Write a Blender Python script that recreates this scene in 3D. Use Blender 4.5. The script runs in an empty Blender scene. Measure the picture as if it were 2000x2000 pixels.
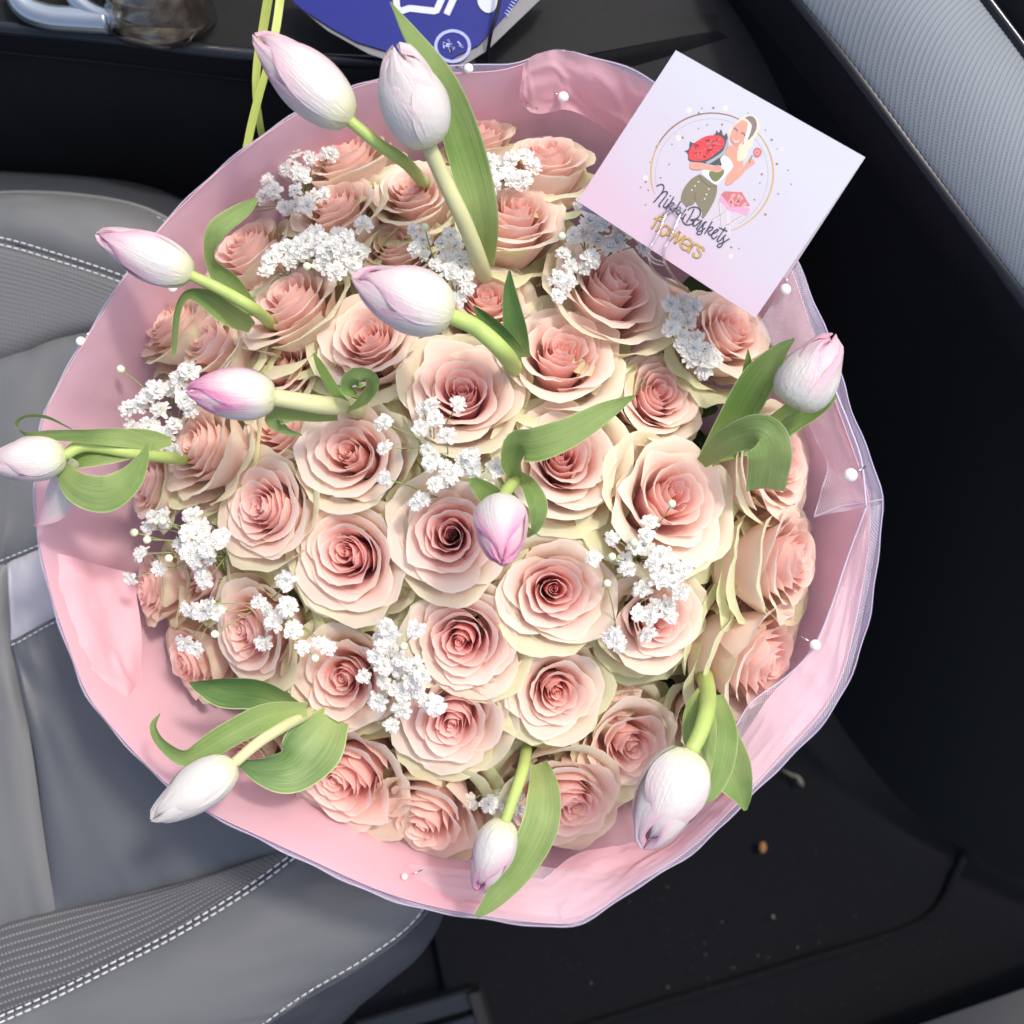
import bpy, bmesh, math, random
import numpy as np
from mathutils import Vector, Matrix, Quaternion

# ------------------------------------------------------------------ camera, sky, sun, exposure
scene = bpy.context.scene
COL = scene.collection
CAM_Z = 0.60                    # metres above the rim of the bouquet
HALF = 0.26                     # half the width seen at rim height
cam_data = bpy.data.cameras.new("camera")
cam = bpy.data.objects.new("camera", cam_data)
COL.objects.link(cam)
cam.location = (0, 0, CAM_Z)
cam_data.sensor_width = 36.0
cam_data.lens = 36.0 / (2 * HALF / CAM_Z)
cam_data.clip_start = 0.01
cam_data.clip_end = 60.0
cam_data.dof.use_dof = True
cam_data.dof.focus_distance = 0.585
cam_data.dof.aperture_fstop = 9.0
scene.camera = cam

world = bpy.data.worlds.new("World")
scene.world = world
world.use_nodes = True
SUN_EL, SUN_AZ = math.radians(60), math.radians(47)     # the sun stands up and to the right of the picture
wn = world.node_tree.nodes
sky = wn.new("ShaderNodeTexSky")
sky.sky_type = 'NISHITA'
sky.sun_disc = False
sky.sun_elevation = SUN_EL
sky.sun_rotation = math.radians(90) - SUN_AZ
sky.dust_density = 4.0
sky.air_density = 0.8
bg = wn["Background"]
bg.inputs["Strength"].default_value = 0.15
world.node_tree.links.new(sky.outputs[0], bg.inputs[0])

sun_data = bpy.data.lights.new("sun", 'SUN')
sun_data.energy = 1.3
sun_data.angle = math.radians(5.0)
sun_data.color = (1.0, 0.95, 0.88)
sun = bpy.data.objects.new("sun", sun_data)
COL.objects.link(sun)
sdir = Vector((math.cos(SUN_EL) * math.cos(SUN_AZ), math.cos(SUN_EL) * math.sin(SUN_AZ), math.sin(SUN_EL)))
sun.rotation_euler = sdir.to_track_quat('Z', 'Y').to_euler()
sun.location = (1, 1, 2)

scene.view_settings.view_transform = 'Standard'
scene.view_settings.look = 'None'
scene.view_settings.exposure = 0.84
scene.view_settings.gamma = 1.0
scene.render.engine = 'CYCLES'
scene.cycles.use_denoising = True
scene.cycles.max_bounces = 8
scene.cycles.diffuse_bounces = 6
scene.cycles.transparent_max_bounces = 12
scene.cycles.caustics_reflective = False
scene.cycles.caustics_refractive = False

# ------------------------------------------------------------------ helpers
def P(px, py, z=0.0):
    """the point at height z that the photograph (2000 px wide) shows at px, py"""
    s = (CAM_Z - z) / CAM_Z * HALF / 1000.0
    return Vector(((px - 1000.0) * s, (1000.0 - py) * s, z))

def PX(z):
    return (CAM_Z - z) / CAM_Z * HALF / 1000.0

def tag(o, label=None, cat=None, group=None, kind=None):
    if label: o["label"] = label
    if cat: o["category"] = cat
    if group: o["group"] = group
    if kind: o["kind"] = kind
    return o

def empty(name, loc, label=None, cat=None, group=None, rot=None):
    o = bpy.data.objects.new(name, None)
    COL.objects.link(o)
    o.location = loc
    o.empty_display_size = 0.01
    if rot is not None:
        o.rotation_mode = 'QUATERNION'
        o.rotation_quaternion = rot
    return tag(o, label, cat, group)

def mesh_data(name, verts, faces, mat, uv=None, attrs=None, smooth=True):
    me = bpy.data.meshes.new(name)
    me.from_pydata([tuple(v) for v in verts], [], [tuple(f) for f in faces])
    if smooth:
        me.polygons.foreach_set("use_smooth", [True] * len(me.polygons))
    if uv is not None:
        uvl = me.uv_layers.new(name="UVMap")
        idx = np.empty(len(me.loops), dtype=np.int32)
        me.loops.foreach_get("vertex_index", idx)
        uvl.data.foreach_set("uv", np.asarray(uv, dtype=np.float32)[idx].ravel())
    for k, vals in (attrs or {}).items():
        a = me.attributes.new(k, 'FLOAT', 'POINT')
        a.data.foreach_set("value", np.asarray(vals, dtype=np.float32).ravel())
    if mat: me.materials.append(mat)
    me.update()
    return me

def add(name, me, parent=None, world_space=True):
    o = bpy.data.objects.new(name, me)
    COL.objects.link(o)
    if parent is not None:
        o.parent = parent
        if world_space:                       # geometry was written in world coordinates
            o.matrix_parent_inverse = parent_matrix(parent).inverted()
    return o

def parent_matrix(p):
    if p.rotation_mode == 'QUATERNION':
        m = Matrix.Translation(p.location) @ p.rotation_quaternion.to_matrix().to_4x4()
    else:
        m = Matrix.Translation(p.location) @ p.rotation_euler.to_matrix().to_4x4()
    if p.parent is not None:
        m = parent_matrix(p.parent) @ p.matrix_parent_inverse @ m
    return m

def grid_faces(nu, nv, off=0, flip=False, wrap=False):
    f = []
    for i in range(nu if wrap else nu - 1):
        for j in range(nv - 1):
            a, b = off + i * nv + j, off + ((i + 1) % nu) * nv + j
            q = (a, b, b + 1, a + 1)
            f.append(q[::-1] if flip else q)
    return f

def grid_mesh(name, G, mat, uv=None, attrs=None, flip=False, wrap=False, smooth=True):
    G = np.asarray(G, dtype=float)
    nu, nv = G.shape[:2]
    if uv is None:
        uu, vv = np.meshgrid(np.linspace(0, 1, nu), np.linspace(0, 1, nv), indexing='ij')
        uv = np.stack([uu, vv], -1)
    return mesh_data(name, G.reshape(-1, 3), grid_faces(nu, nv, 0, flip, wrap), mat,
                     np.asarray(uv).reshape(-1, 2), attrs, smooth)

def catmull(pts, n):
    """n points evenly spread along a smooth curve through pts (any dimension)"""
    p = np.asarray([list(q) for q in pts], dtype=float)
    if len(p) == 2:
        t = np.linspace(0, 1, n)[:, None]
        return p[0] * (1 - t) + p[1] * t
    e = np.vstack([2 * p[0] - p[1], p, 2 * p[-1] - p[-2]])
    out = []
    m = len(p) - 1
    for t in np.linspace(0, m, n):
        i = min(int(t), m - 1); f = t - i
        a, b, c, d = e[i], e[i + 1], e[i + 2], e[i + 3]
        out.append(0.5 * ((2 * b) + (-a + c) * f + (2 * a - 5 * b + 4 * c - d) * f * f + (-a + 3 * b - 3 * c + d) * f ** 3))
    return np.array(out)

def resample(pts, n, closed=False):
    p = np.asarray([list(q) for q in pts], dtype=float)
    if closed: p = np.vstack([p, p[:1]])
    d = np.r_[0, np.cumsum(np.linalg.norm(np.diff(p, axis=0), axis=1))]
    t = np.linspace(0, d[-1], n + 1)[:-1] if closed else np.linspace(0, d[-1], n)
    return np.stack([np.interp(t, d, p[:, k]) for k in range(p.shape[1])], -1)

def tube_geo(pts, radii, seg=8, cap=True):
    pts = np.asarray([list(q) for q in pts], dtype=float)
    n = len(pts)
    radii = np.broadcast_to(np.asarray(radii, dtype=float), (n,))
    tang = np.gradient(pts, axis=0)
    tang /= np.linalg.norm(tang, axis=1)[:, None] + 1e-12
    ref = np.array([0.0, 0, 1]) if abs(tang[0][2]) < 0.9 else np.array([1.0, 0, 0])
    nrm = np.cross(tang[0], ref); nrm /= np.linalg.norm(nrm)
    V = []
    for i in range(n):
        nrm = nrm - tang[i] * np.dot(nrm, tang[i])
        nrm /= np.linalg.norm(nrm) + 1e-12
        bi = np.cross(tang[i], nrm)
        for k in range(seg):
            a = 2 * math.pi * k / seg
            V.append(pts[i] + radii[i] * (math.cos(a) * nrm + math.sin(a) * bi))
    F = []
    for i in range(n - 1):
        for k in range(seg):
            a, b = i * seg + k, i * seg + (k + 1) % seg
            F.append((a, b, b + seg, a + seg))
    if cap:
        F.append(tuple(range(seg))[::-1])
        F.append(tuple(range((n - 1) * seg, n * seg)))
    return V, F

def tube_mesh(name, pts, radii, mat, seg=8):
    V, F = tube_geo(pts, radii, seg)
    uv = [(k % seg / seg, k // seg / max(1, len(V) // seg - 1)) for k in range(len(V))]
    return mesh_data(name, V, F, mat, uv)

class Bag:
    """collects pieces that end up in one mesh"""
    def __init__(self): self.V, self.F, self.UV = [], [], []
    def put(self, V, F, UV=None):
        o = len(self.V)
        self.V += [tuple(v) for v in V]
        self.F += [tuple(i + o for i in f) for f in F]
        self.UV += [tuple(q) for q in UV] if UV is not None else [(0.0, 0.0)] * len(V)
    def tube(self, pts, r, seg=6): self.put(*tube_geo(pts, r, seg))
    def mesh(self, name, mat, smooth=True): return mesh_data(name, self.V, self.F, mat, self.UV, smooth=smooth)

def sphere_geo(c, r, nu=12, nv=8, sc=(1, 1, 1)):
    V, F = [], []
    for j in range(nv + 1):
        th = math.pi * j / nv
        for i in range(nu):
            a = 2 * math.pi * i / nu
            V.append((c[0] + r * sc[0] * math.sin(th) * math.cos(a), c[1] + r * sc[1] * math.sin(th) * math.sin(a), c[2] + r * sc[2] * math.cos(th)))
    for j in range(nv):
        for i in range(nu):
            a, b = j * nu + i, j * nu + (i + 1) % nu
            F.append((a, a + nu, b + nu, b))
    return V, F

def coons(top, bottom, left=None, right=None, nu=40, nv=20):
    """surface between four edge curves; top and bottom run left to right, left and right run top to bottom"""
    T, B = catmull(top, nu), catmull(bottom, nu)
    L = catmull(left if left else [T[0], B[0]], nv)
    R = catmull(right if right else [T[-1], B[-1]], nv)
    u = np.linspace(0, 1, nu)[:, None, None]; v = np.linspace(0, 1, nv)[None, :, None]
    G = (1 - v) * T[:, None] + v * B[:, None] + (1 - u) * L[None] + u * R[None]
    G -= (1 - u) * (1 - v) * T[0] + u * (1 - v) * T[-1] + (1 - u) * v * B[0] + u * v * B[-1]
    return G

def normals_of(G):
    du = np.gradient(G, axis=0); dv = np.gradient(G, axis=1)
    n = np.cross(du, dv)
    n /= np.linalg.norm(n, axis=2)[..., None] + 1e-12
    if n[..., 2].mean() < 0: n = -n
    return n

def vnoise(x, y, seed=0):
    """smooth value noise, arrays in, -1..1 out"""
    x = np.asarray(x, float); y = np.asarray(y, float)
    xi, yi = np.floor(x).astype(np.int64), np.floor(y).astype(np.int64)
    fx, fy = x - xi, y - yi
    fx, fy = fx * fx * (3 - 2 * fx), fy * fy * (3 - 2 * fy)
    def h(a, b):
        v = np.sin(a * 127.1 + b * 311.7 + seed * 74.7) * 43758.5453
        return (v - np.floor(v)) * 2 - 1
    return (h(xi, yi) * (1 - fx) + h(xi + 1, yi) * fx) * (1 - fy) + (h(xi, yi + 1) * (1 - fx) + h(xi + 1, yi + 1) * fx) * fy

# ------------------------------------------------------------------ materials
class Mat:
    def __init__(self, name):
        self.m = bpy.data.materials.new(name)
        self.m.use_nodes = True
        self.t = self.m.node_tree
        self.n = self.t.nodes
        self.l = self.t.links
        self.b = self.n["Principled BSDF"]
        self.out = self.n["Material Output"]
    def set(self, **k):
        names = {'color': "Base Color", 'rough': "Roughness", 'metal': "Metallic", 'spec': "Specular IOR Level",
                 'coat': "Coat Weight", 'trans': "Transmission Weight", 'ior': "IOR", 'sheen': "Sheen Weight"}
        for a, v in k.items():
            if a == 'color': v = (*v, 1) if len(v) == 3 else v
            self.b.inputs[names[a]].default_value = v
        return self
    def node(self, kind, **k):
        x = self.n.new(kind)
        for a, v in k.items(): setattr(x, a, v)
        return x
    def link(self, a, b): self.l.new(a, b)
    def val(self, sock, v):
        if hasattr(v, 'is_linked') or hasattr(v, 'links'): self.link(v, sock)
        else: sock.default_value = v
    def math(self, op, a, b=0.0, c=None, clamp=False):
        x = self.node("ShaderNodeMath", operation=op); x.use_clamp = clamp
        self.val(x.inputs[0], a); self.val(x.inputs[1], b)
        if c is not None: self.val(x.inputs[2], c)
        return x.outputs[0]
    def mix(self, f, a, b):
        x = self.node("ShaderNodeMix", data_type='RGBA')
        self.val(x.inputs[0], f)
        for s, v in ((x.inputs[6], a), (x.inputs[7], b)):
            if isinstance(v, tuple): s.default_value = (*v, 1)
            else: self.link(v, s)
        return x.outputs[2]
    def ramp(self, f, lo, hi):
        x = self.node("ShaderNodeMapRange", interpolation_type='SMOOTHSTEP')
        self.val(x.inputs[0], f); x.inputs[1].default_value = lo; x.inputs[2].default_value = hi
        return x.outputs[0]
    def attr(self, name):
        return self.node("ShaderNodeAttribute", attribute_name=name).outputs["Fac"]
    def uv(self):
        s = self.node("ShaderNodeSeparateXYZ"); self.link(self.node("ShaderNodeTexCoord").outputs["UV"], s.inputs[0])
        return s.outputs[0], s.outputs[1]
    def noise(self, scale, detail=3, coord=None, stretch=None, rough=0.5):
        x = self.node("ShaderNodeTexNoise"); x.inputs["Scale"].default_value = scale
        x.inputs["Detail"].default_value = detail; x.inputs["Roughness"].default_value = rough
        tc = self.node("ShaderNodeTexCoord").outputs[coord or "Object"]
        if stretch:
            mp = self.node("ShaderNodeMapping"); mp.inputs["Scale"].default_value = stretch
            self.link(tc, mp.inputs[0]); tc = mp.outputs[0]
        self.link(tc, x.inputs[0])
        return x.outputs[0]
    def bump(self, h, strength=0.3, dist=0.001):
        x = self.node("ShaderNodeBump"); x.inputs["Strength"].default_value = strength; x.inputs["Distance"].default_value = dist
        self.link(h, x.inputs["Height"]); self.link(x.outputs[0], self.b.inputs["Normal"])
        return x.outputs[0]
    def color(self, sock): self.link(sock, self.b.inputs["Base Color"]); return self
    def translucent(self, fac, col):
        tr = self.node("ShaderNodeBsdfTranslucent")
        if isinstance(col, tuple): tr.inputs[0].default_value = (*col, 1)
        else: self.link(col, tr.inputs[0])
        mx = self.node("ShaderNodeMixShader"); mx.inputs[0].default_value = fac
        self.link(self.b.outputs[0], mx.inputs[1]); self.link(tr.outputs[0], mx.inputs[2])
        self.link(mx.outputs[0], self.out.inputs[0])
        self.final = mx
        return self

def petal_material():
    M = Mat("rose_petal"); M.set(rough=0.55, spec=0.25, sheen=0.15)
    age, tint = M.attr("age"), M.attr("tint")
    u, v = M.uv()
    deep = M.mix(tint, (0.97, 0.55, 0.49), (0.97, 0.46, 0.48))
    mid = M.mix(tint, (0.97, 0.71, 0.65), (0.97, 0.65, 0.65))
    cream = (0.95, 0.82, 0.71)
    green = (0.73, 0.80, 0.46)
    n1 = M.noise(9, 4, "UV")
    a = M.math('ADD', age, M.math('MULTIPLY', M.math('SUBTRACT', n1, 0.5), 0.25))
    body = M.mix(M.ramp(a, 0.10, 0.80), deep, mid)
    body = M.mix(M.ramp(a, 0.60, 1.15), body, cream)
    edge = M.mix(M.ramp(a, 0.80, 1.10), M.mix(0.35, cream, (0.94, 0.86, 0.72)), green)
    rim = M.ramp(M.math('ADD', v, M.math('MULTIPLY', M.math('SUBTRACT', n1, 0.5), 0.12)), 0.55, 1.0)
    rimf = M.math('MULTIPLY', rim, M.math('ADD', 0.35, M.math('MULTIPLY', age, 0.5)))
    c = M.mix(rimf, body, edge)
    # thin pale hem right at the petal's edge
    hem = M.ramp(v, 0.955, 0.995)
    c = M.mix(M.math('MULTIPLY', hem, 0.65), c, M.mix(M.ramp(a, 0.8, 1.12), (0.96, 0.88, 0.78), (0.86, 0.88, 0.58)))
    gb = M.math('MULTIPLY', M.ramp(v, 0.55, 0.1), M.ramp(age, 0.6, 1.0))   # greenish yellow towards the claw of outer petals
    c = M.mix(M.math('MULTIPLY', gb, 0.5), c, (0.78, 0.70, 0.42))
    veins = M.noise(1.0, 3, "UV", (34, 2.2, 1))
    c = M.mix(M.math('MULTIPLY', M.ramp(veins, 0.5, 0.8), 0.22), c, M.mix(0.5, c, (0.86, 0.56, 0.46)))
    M.color(c)
    M.bump(M.math('ADD', veins, M.math('MULTIPLY', n1, 0.6)), 0.25, 0.0006)
    M.translucent(0.5, c)
    return M.m

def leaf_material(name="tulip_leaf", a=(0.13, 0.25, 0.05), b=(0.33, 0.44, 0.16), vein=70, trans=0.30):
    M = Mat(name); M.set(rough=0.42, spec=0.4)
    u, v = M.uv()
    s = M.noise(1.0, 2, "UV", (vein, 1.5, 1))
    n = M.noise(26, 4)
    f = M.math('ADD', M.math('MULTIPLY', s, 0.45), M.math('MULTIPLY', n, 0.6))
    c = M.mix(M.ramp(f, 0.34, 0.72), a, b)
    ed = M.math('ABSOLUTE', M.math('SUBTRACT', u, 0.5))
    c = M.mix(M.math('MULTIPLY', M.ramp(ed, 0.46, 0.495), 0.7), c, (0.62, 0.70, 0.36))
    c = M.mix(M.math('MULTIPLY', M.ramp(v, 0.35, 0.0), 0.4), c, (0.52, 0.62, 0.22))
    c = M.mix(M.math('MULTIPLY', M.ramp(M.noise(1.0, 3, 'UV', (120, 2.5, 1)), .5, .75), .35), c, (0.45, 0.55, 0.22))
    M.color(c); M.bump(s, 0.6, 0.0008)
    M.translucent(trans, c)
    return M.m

def tulip_material():
    M = Mat("tulip_petal"); M.set(rough=0.38, spec=0.35, sheen=0.1)
    u, v = M.uv(); pk = M.attr("pink")
    e = M.math('MULTIPLY', M.math('ABSOLUTE', M.math('SUBTRACT', u, 0.5)), 2.0)
    st = M.noise(1.0, 3, "UV", (30, 1.3, 1))
    n = M.noise(14, 3, "UV")
    # pink sits at the margins and the tip and fades towards the middle and the foot of the petal
    f = M.math('ADD', M.math('MULTIPLY', M.ramp(e, 0.25, 1.0), 0.75), M.math('MULTIPLY', M.ramp(v, 0.45, 1.0), 0.8))
    f = M.math('MULTIPLY', f, M.ramp(v, 0.12, 0.55))
    f = M.math('ADD', f, M.math('MULTIPLY', M.math('SUBTRACT', st, 0.5), 0.7))
    f = M.math('MULTIPLY', f, pk, clamp=True)
    c = M.mix(f, (0.74, 0.72, 0.67), (0.76, 0.30, 0.48))
    c = M.mix(M.math('MULTIPLY', M.ramp(v, 0.26, 0.0), 0.75), c, (0.78, 0.80, 0.45))
    c = M.mix(M.math('MULTIPLY', M.ramp(M.noise(1.0, 4, 'UV', (55, 1.6, 1)), .52, .75), .30), c, M.mix(pk, (0.78, 0.78, 0.62), (0.80, 0.55, 0.66)))
    M.color(c); M.bump(M.math('ADD', st, M.math('MULTIPLY', n, .8)), 0.6, 0.0009)
    M.translucent(0.28, c)
    return M.m

def plain(name, color, rough=0.6, spec=0.4, metal=0.0, noise_scale=60, amt=0.15, bump=0.0, bump_scale=400, coat=0.0, trans=0.0, dist=0.0003):
    M = Mat(name); M.set(rough=rough, spec=spec, metal=metal, coat=coat)
    n = M.noise(noise_scale, 4)
    dark = tuple(max(0, x * (1 - amt)) for x in color); lite = tuple(min(1, x * (1 + amt)) for x in color)
    c = M.mix(n, dark, lite)
    M.color(c)
    if bump: M.bump(M.noise(bump_scale, 3), bump, dist)
    if trans: M.translucent(trans, color)
    return M.m

def paper_material():
    M = Mat("pink_wrapping_film"); M.set(rough=0.6, spec=0.18)
    n = M.noise(7, 3)
    c = M.mix(n, (0.90, 0.55, 0.60), (0.93, 0.62, 0.67))
    M.color(c); M.bump(M.math('ADD', M.noise(22, 3), M.math('MULTIPLY', M.noise(70, 5, rough=.7), .5)), 0.22, 0.003)
    M.translucent(0.40, (0.92, 0.58, 0.64))
    return M.m

def tulle_material(name="white_tulle", dens=1.0, col=(0.78, 0.80, 0.95), th=0.14):
    """net: crossing threads with holes between them, laid out in the fabric's own metres"""
    M = Mat(name); M.set(rough=0.6, color=col)
    u, v = M.uv()
    def thread(sock, per):
        f = M.math('FRACT', M.math('MULTIPLY', sock, 1.0 / per))
        return M.math('LESS_THAN', M.math('ABSOLUTE', M.math('SUBTRACT', f, 0.5)), th)
    per = 0.00130
    a = M.math('ADD', u, v); b = M.math('SUBTRACT', u, v)
    t = M.math('MAXIMUM', thread(a, per), thread(b, per))
    M.b.inputs["Base Color"].default_value = (*col, 1)
    tp = M.node("ShaderNodeBsdfTransparent")
    M.translucent(0.35, col)
    mx = M.node("ShaderNodeMixShader")
    M.link(M.math('MULTIPLY', t, dens), mx.inputs[0]); M.link(tp.outputs[0], mx.inputs[1]); M.link(M.final.outputs[0], mx.inputs[2])
    M.link(mx.outputs[0], M.out.inputs[0])
    return M.m

MT = {
    'rose': petal_material(),
    'tulip': tulip_material(),
    'leaf': leaf_material(),
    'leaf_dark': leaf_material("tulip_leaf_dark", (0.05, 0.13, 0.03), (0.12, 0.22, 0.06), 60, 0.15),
    'stem': plain("tulip_stem", (0.44, 0.56, 0.16), 0.45, 0.4, noise_scale=30, amt=0.25, trans=0.15),
    'stem_pale': plain("tulip_stem_pale", (0.62, 0.62, 0.33), 0.45, 0.4, noise_scale=30, amt=0.2, trans=0.15),
    'rose_stem': plain("rose_stem", (0.12, 0.22, 0.06), 0.6, 0.3, amt=0.3),
    'sepal': plain("rose_sepal", (0.15, 0.25, 0.07), 0.6, 0.3, amt=0.3),
    'twig': plain("gypsophila_twig", (0.26, 0.33, 0.12), 0.6, 0.3, amt=0.3),
    'gyp': plain("gypsophila_petal", (0.93, 0.93, 0.90), 0.6, 0.2, amt=0.02, trans=0.5),
    'gyp_bud': plain("gypsophila_bud", (0.72, 0.78, 0.52), 0.5, 0.3, amt=0.15),
    'paper': paper_material(),
    'tulle': tulle_material(),
    'tulle_thin': tulle_material('thin_tulle', 0.85, (0.80, 0.76, 0.84), 0.11),
    'pearl': plain("pearl", (0.86, 0.84, 0.82), 0.18, 0.7, amt=0.04, coat=0.6),
    'pin': plain("steel_pin", (0.6, 0.6, 0.6), 0.25, 0.5, metal=1.0, amt=0.05),
}

# ------------------------------------------------------------------ roses
ROSE_H = 1.55          # height of the bloom over its foot, in bloom radii

def rose_petal(rng, phi, rho, W, hgt, p, refl, ruffle, spiral, tintv, nu=17, nv=15, point=0.0, shift=(0, 0), drop=0.3):
    u = np.linspace(-1, 1, nu)[:, None]; t = np.linspace(0, 1, nv)[None, :]
    t = t ** 0.8
    seed = rng.randint(1000)
    rim = 1 - drop * np.abs(u) ** 3.4 + point * np.exp(-(u / 0.22) ** 2) - point * 0.5 + 0.025 * vnoise(u * 4 + 3, u * 0 + 1.5, seed)
    s = np.clip(t * rim, 0, 1.2)
    ang = phi + u * W * (0.5 + 0.5 * np.sqrt(t)) + 0.03 * vnoise(t * 3, u * 2, seed)
    rb = 0.05 + 0.16 * rho
    r = rb + (rho - rb) * s ** p + 0.18 * rho * np.sin(np.pi * np.clip(s, 0, 1)) * (1.05 if rho > .86 else 0.55 if rho > .5 else 0.3)
    z = (ROSE_H + hgt) * s ** 0.88
    e = np.clip((s - 0.76) / 0.24, 0, 1.3)
    r = r + refl * e ** 2
    z = z - abs(refl) * 0.75 * e ** 2 * (1 if refl > 0 else 0)
    r = r + spiral * rho * u
    e2 = np.clip((s - 0.91) / 0.09, 0, 1.2)
    r = r + (0.016 + 0.03 * rho) * e2 ** 1.5; z = z - (0.012 + 0.03 * rho) * e2 ** 2
    ruf = ruffle * e * (vnoise(u * 3.2 + 7, t * 2, seed + 5) + 0.5 * vnoise(u * 8 + 1, t * 4, seed + 9))
    r = r + ruf; z = z + 0.7 * ruffle * e * vnoise(u * 4.1, t * 2 + 9, seed + 17)
    r = np.maximum(r + 0.012 * vnoise(u * 3, t * 4, seed + 31), 0.012)
    x = r * np.cos(ang) + shift[0] * s; y = r * np.sin(ang) + shift[1] * s
    G = np.stack([x, y, z + 0 * x], -1)
    uv = np.stack([(u + 1) / 2 + 0 * t, np.clip(t, 0, 1) + 0 * u], -1)
    uv[..., 0] = uv[..., 0] + seed * 1.0; uv[..., 0] -= 0
    n = nu * nv
    return G, uv, {'age': np.full(n, min(rho, 1.2)), 'tint': np.full(n, tintv)}

def make_rose(label, px, py, rpx, z, tilt_deg, tilt_az, seed, openness=1.0, tint=0.5, npet=23, core=1.0, guards=6, sq=None, stem=True):
    """px, py: centre of the open face in the photograph; tilt_az: direction of the lean, degrees, 0 = right, 90 = up"""
    rng = np.random.RandomState(seed)
    openness *= rng.uniform(.85, 1.2); npet = npet + rng.randint(-3, 3)
    tilt_deg += rng.uniform(-4, 4); tilt_az += rng.uniform(-8, 8)
    R = rpx * (1.06 + 0.24 * min(1, tilt_deg / 45)) * PX(z)
    az, ti = math.radians(tilt_az), math.radians(tilt_deg)
    axis = Vector((math.sin(ti) * math.cos(az), math.sin(ti) * math.sin(az), math.cos(ti)))
    q = Vector((0, 0, 1)).rotation_difference(axis) @ Quaternion((0, 0, 1), rng.rand() * 6.283)
    face = P(px, py, z)
    base = face - axis * (ROSE_H * R * 0.96 - 0.30 * R * math.sin(ti))
    root = empty("rose", base, label, "rose", "pale pink roses of the bouquet", q)
    sh = (rng.uniform(-.13, .13), rng.uniform(-.13, .13))
    sqx = 1 + rng.uniform(-.07, .07); sqy = 2 - sqx
    phi = rng.rand() * 6.283
    hand = 1 if rng.rand() < .5 else -1
    petals = []
    # rolled heart
    nu, nv = 34, 9
    a = np.linspace(0, 1, nu)[:, None]; t = np.linspace(0, 1, nv)[None, :]
    r = (0.018 + 0.075 * a) * (0.55 + 0.6 * t - 0.2 * t ** 3)
    ang = hand * a * 2 * math.pi * 1.9 + phi
    zz = ROSE_H * (0.35 + 0.62 * t) + (-0.03 + 0.05 * a) * t
    G = np.stack([r * np.cos(ang) + sh[0] * t, r * np.sin(ang) + sh[1] * t, zz + 0 * a], -1)
    uv = np.stack([a + 0 * t, t + 0 * a], -1)
    petals.append((G, uv, {'age': np.full(nu * nv, 0.05), 'tint': np.full(nu * nv, tint)}))
    for k in range(npet):
        f = k / (npet - 1)
        rho = 0.115 + 0.885 * f ** (1.22 * openness)
        phi += math.radians(137.5) * 1.0 + rng.uniform(-.22, .22)
        W = math.radians(106 - 36 * f + rng.uniform(-8, 8))
        hgt = 0.05 * math.sin(math.pi * min(1, rho / .6)) - 0.42 * max(0, rho - .42) ** 1.4 + rng.uniform(-.025, .025)
        if rho < 0.3: p, refl = 0.75, -0.01
        elif rho < 0.55: p, refl = 1.25 + rng.uniform(-.1, .15), 0.015
        else: p, refl = (1.75 if rho < .86 else 1.3) + rng.uniform(-.15, .25), 0.03 + 0.10 * (rho - .5) + rng.uniform(0, .03)
        petals.append(rose_petal(rng, phi, rho * (1 + rng.uniform(-.02, .02)), W, hgt, p, refl, 0.010 + 0.045 * f, hand * 0.09,
                                 tint, point=rng.uniform(0, .05) * (1 if f < .8 else 0.6), shift=(sh[0] * (1 - f), sh[1] * (1 - f)), drop=rng.uniform(.14, .28)))
    openness = openness
    for g in range(guards):
        phi += math.radians(137.5) + rng.uniform(-.3, .3)
        rho = 1.01 + 0.022 * g + rng.uniform(-.04, .05)
        petals.append(rose_petal(rng, phi, rho, math.radians(rng.uniform(50, 66)), -0.50 - 0.07 * g + rng.uniform(-.06, .04), 1.1, 0.10 + rng.uniform(0, .1),
                                 0.07, hand * 0.04, tint, nu=17, drop=rng.uniform(.15, .3)))
    for G, uv, at in petals:
        G = G * R
        G[..., 0] *= sqx; G[..., 1] *= sqy
        o = add("petal", grid_mesh("petal", G, MT['rose'], uv, at), root, False)
    # calyx: five pointed sepals under the bloom, and the stem
    B = Bag()
    for k in range(5):
        a0 = k * 1.2566 + rng.rand() * .3
        V = []
        for i in range(6):
            s_ = i / 5
            w = 0.16 * (1 - s_) ** .8 * R
            rr = (0.10 + 0.75 * s_) * R * (1 if k % 2 else .8); zz = (0.02 + 0.25 * math.sin(s_ * 2.2)) * R
            c = Vector((math.cos(a0) * rr, math.sin(a0) * rr, zz)); sd = Vector((-math.sin(a0), math.cos(a0), 0)) * w
            V += [c - sd, c, c + sd]
        B.put(V, [(i * 3 + j, i * 3 + j + 1, i * 3 + j + 4, i * 3 + j + 3) for i in range(5) for j in range(2)])
    B.put(*sphere_geo((0, 0, 0), 0.17 * R, 10, 6, (1, 1, 1.0)))
    add("calyx", B.mesh("calyx", MT['sepal']), root, False)
    if stem:
        bind = Vector((-0.012, 0.0, -0.40)) + Vector((face.x, face.y, 0)) * 0.08
        mid = base - axis * 0.035
        pts = catmull([base, mid, (mid + bind) / 2 + Vector((0, 0, -0.01)), bind], 10)
        add("stem", tube_mesh("stem", pts, 0.0026, MT['rose_stem'], 6), root)
    return root

def dome(px, py):
    d2 = ((px - 950) ** 2 + (py - 950) ** 2) / 750.0 ** 2
    return 0.028 - 0.072 * d2

def auto_tilt(px, py):
    dx, dy = px - 960, -(py - 1130)
    d = math.hypot(dx, dy)
    return min(52, 50 * (d / 850) ** 1.1), math.degrees(math.atan2(dy, dx))

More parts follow.
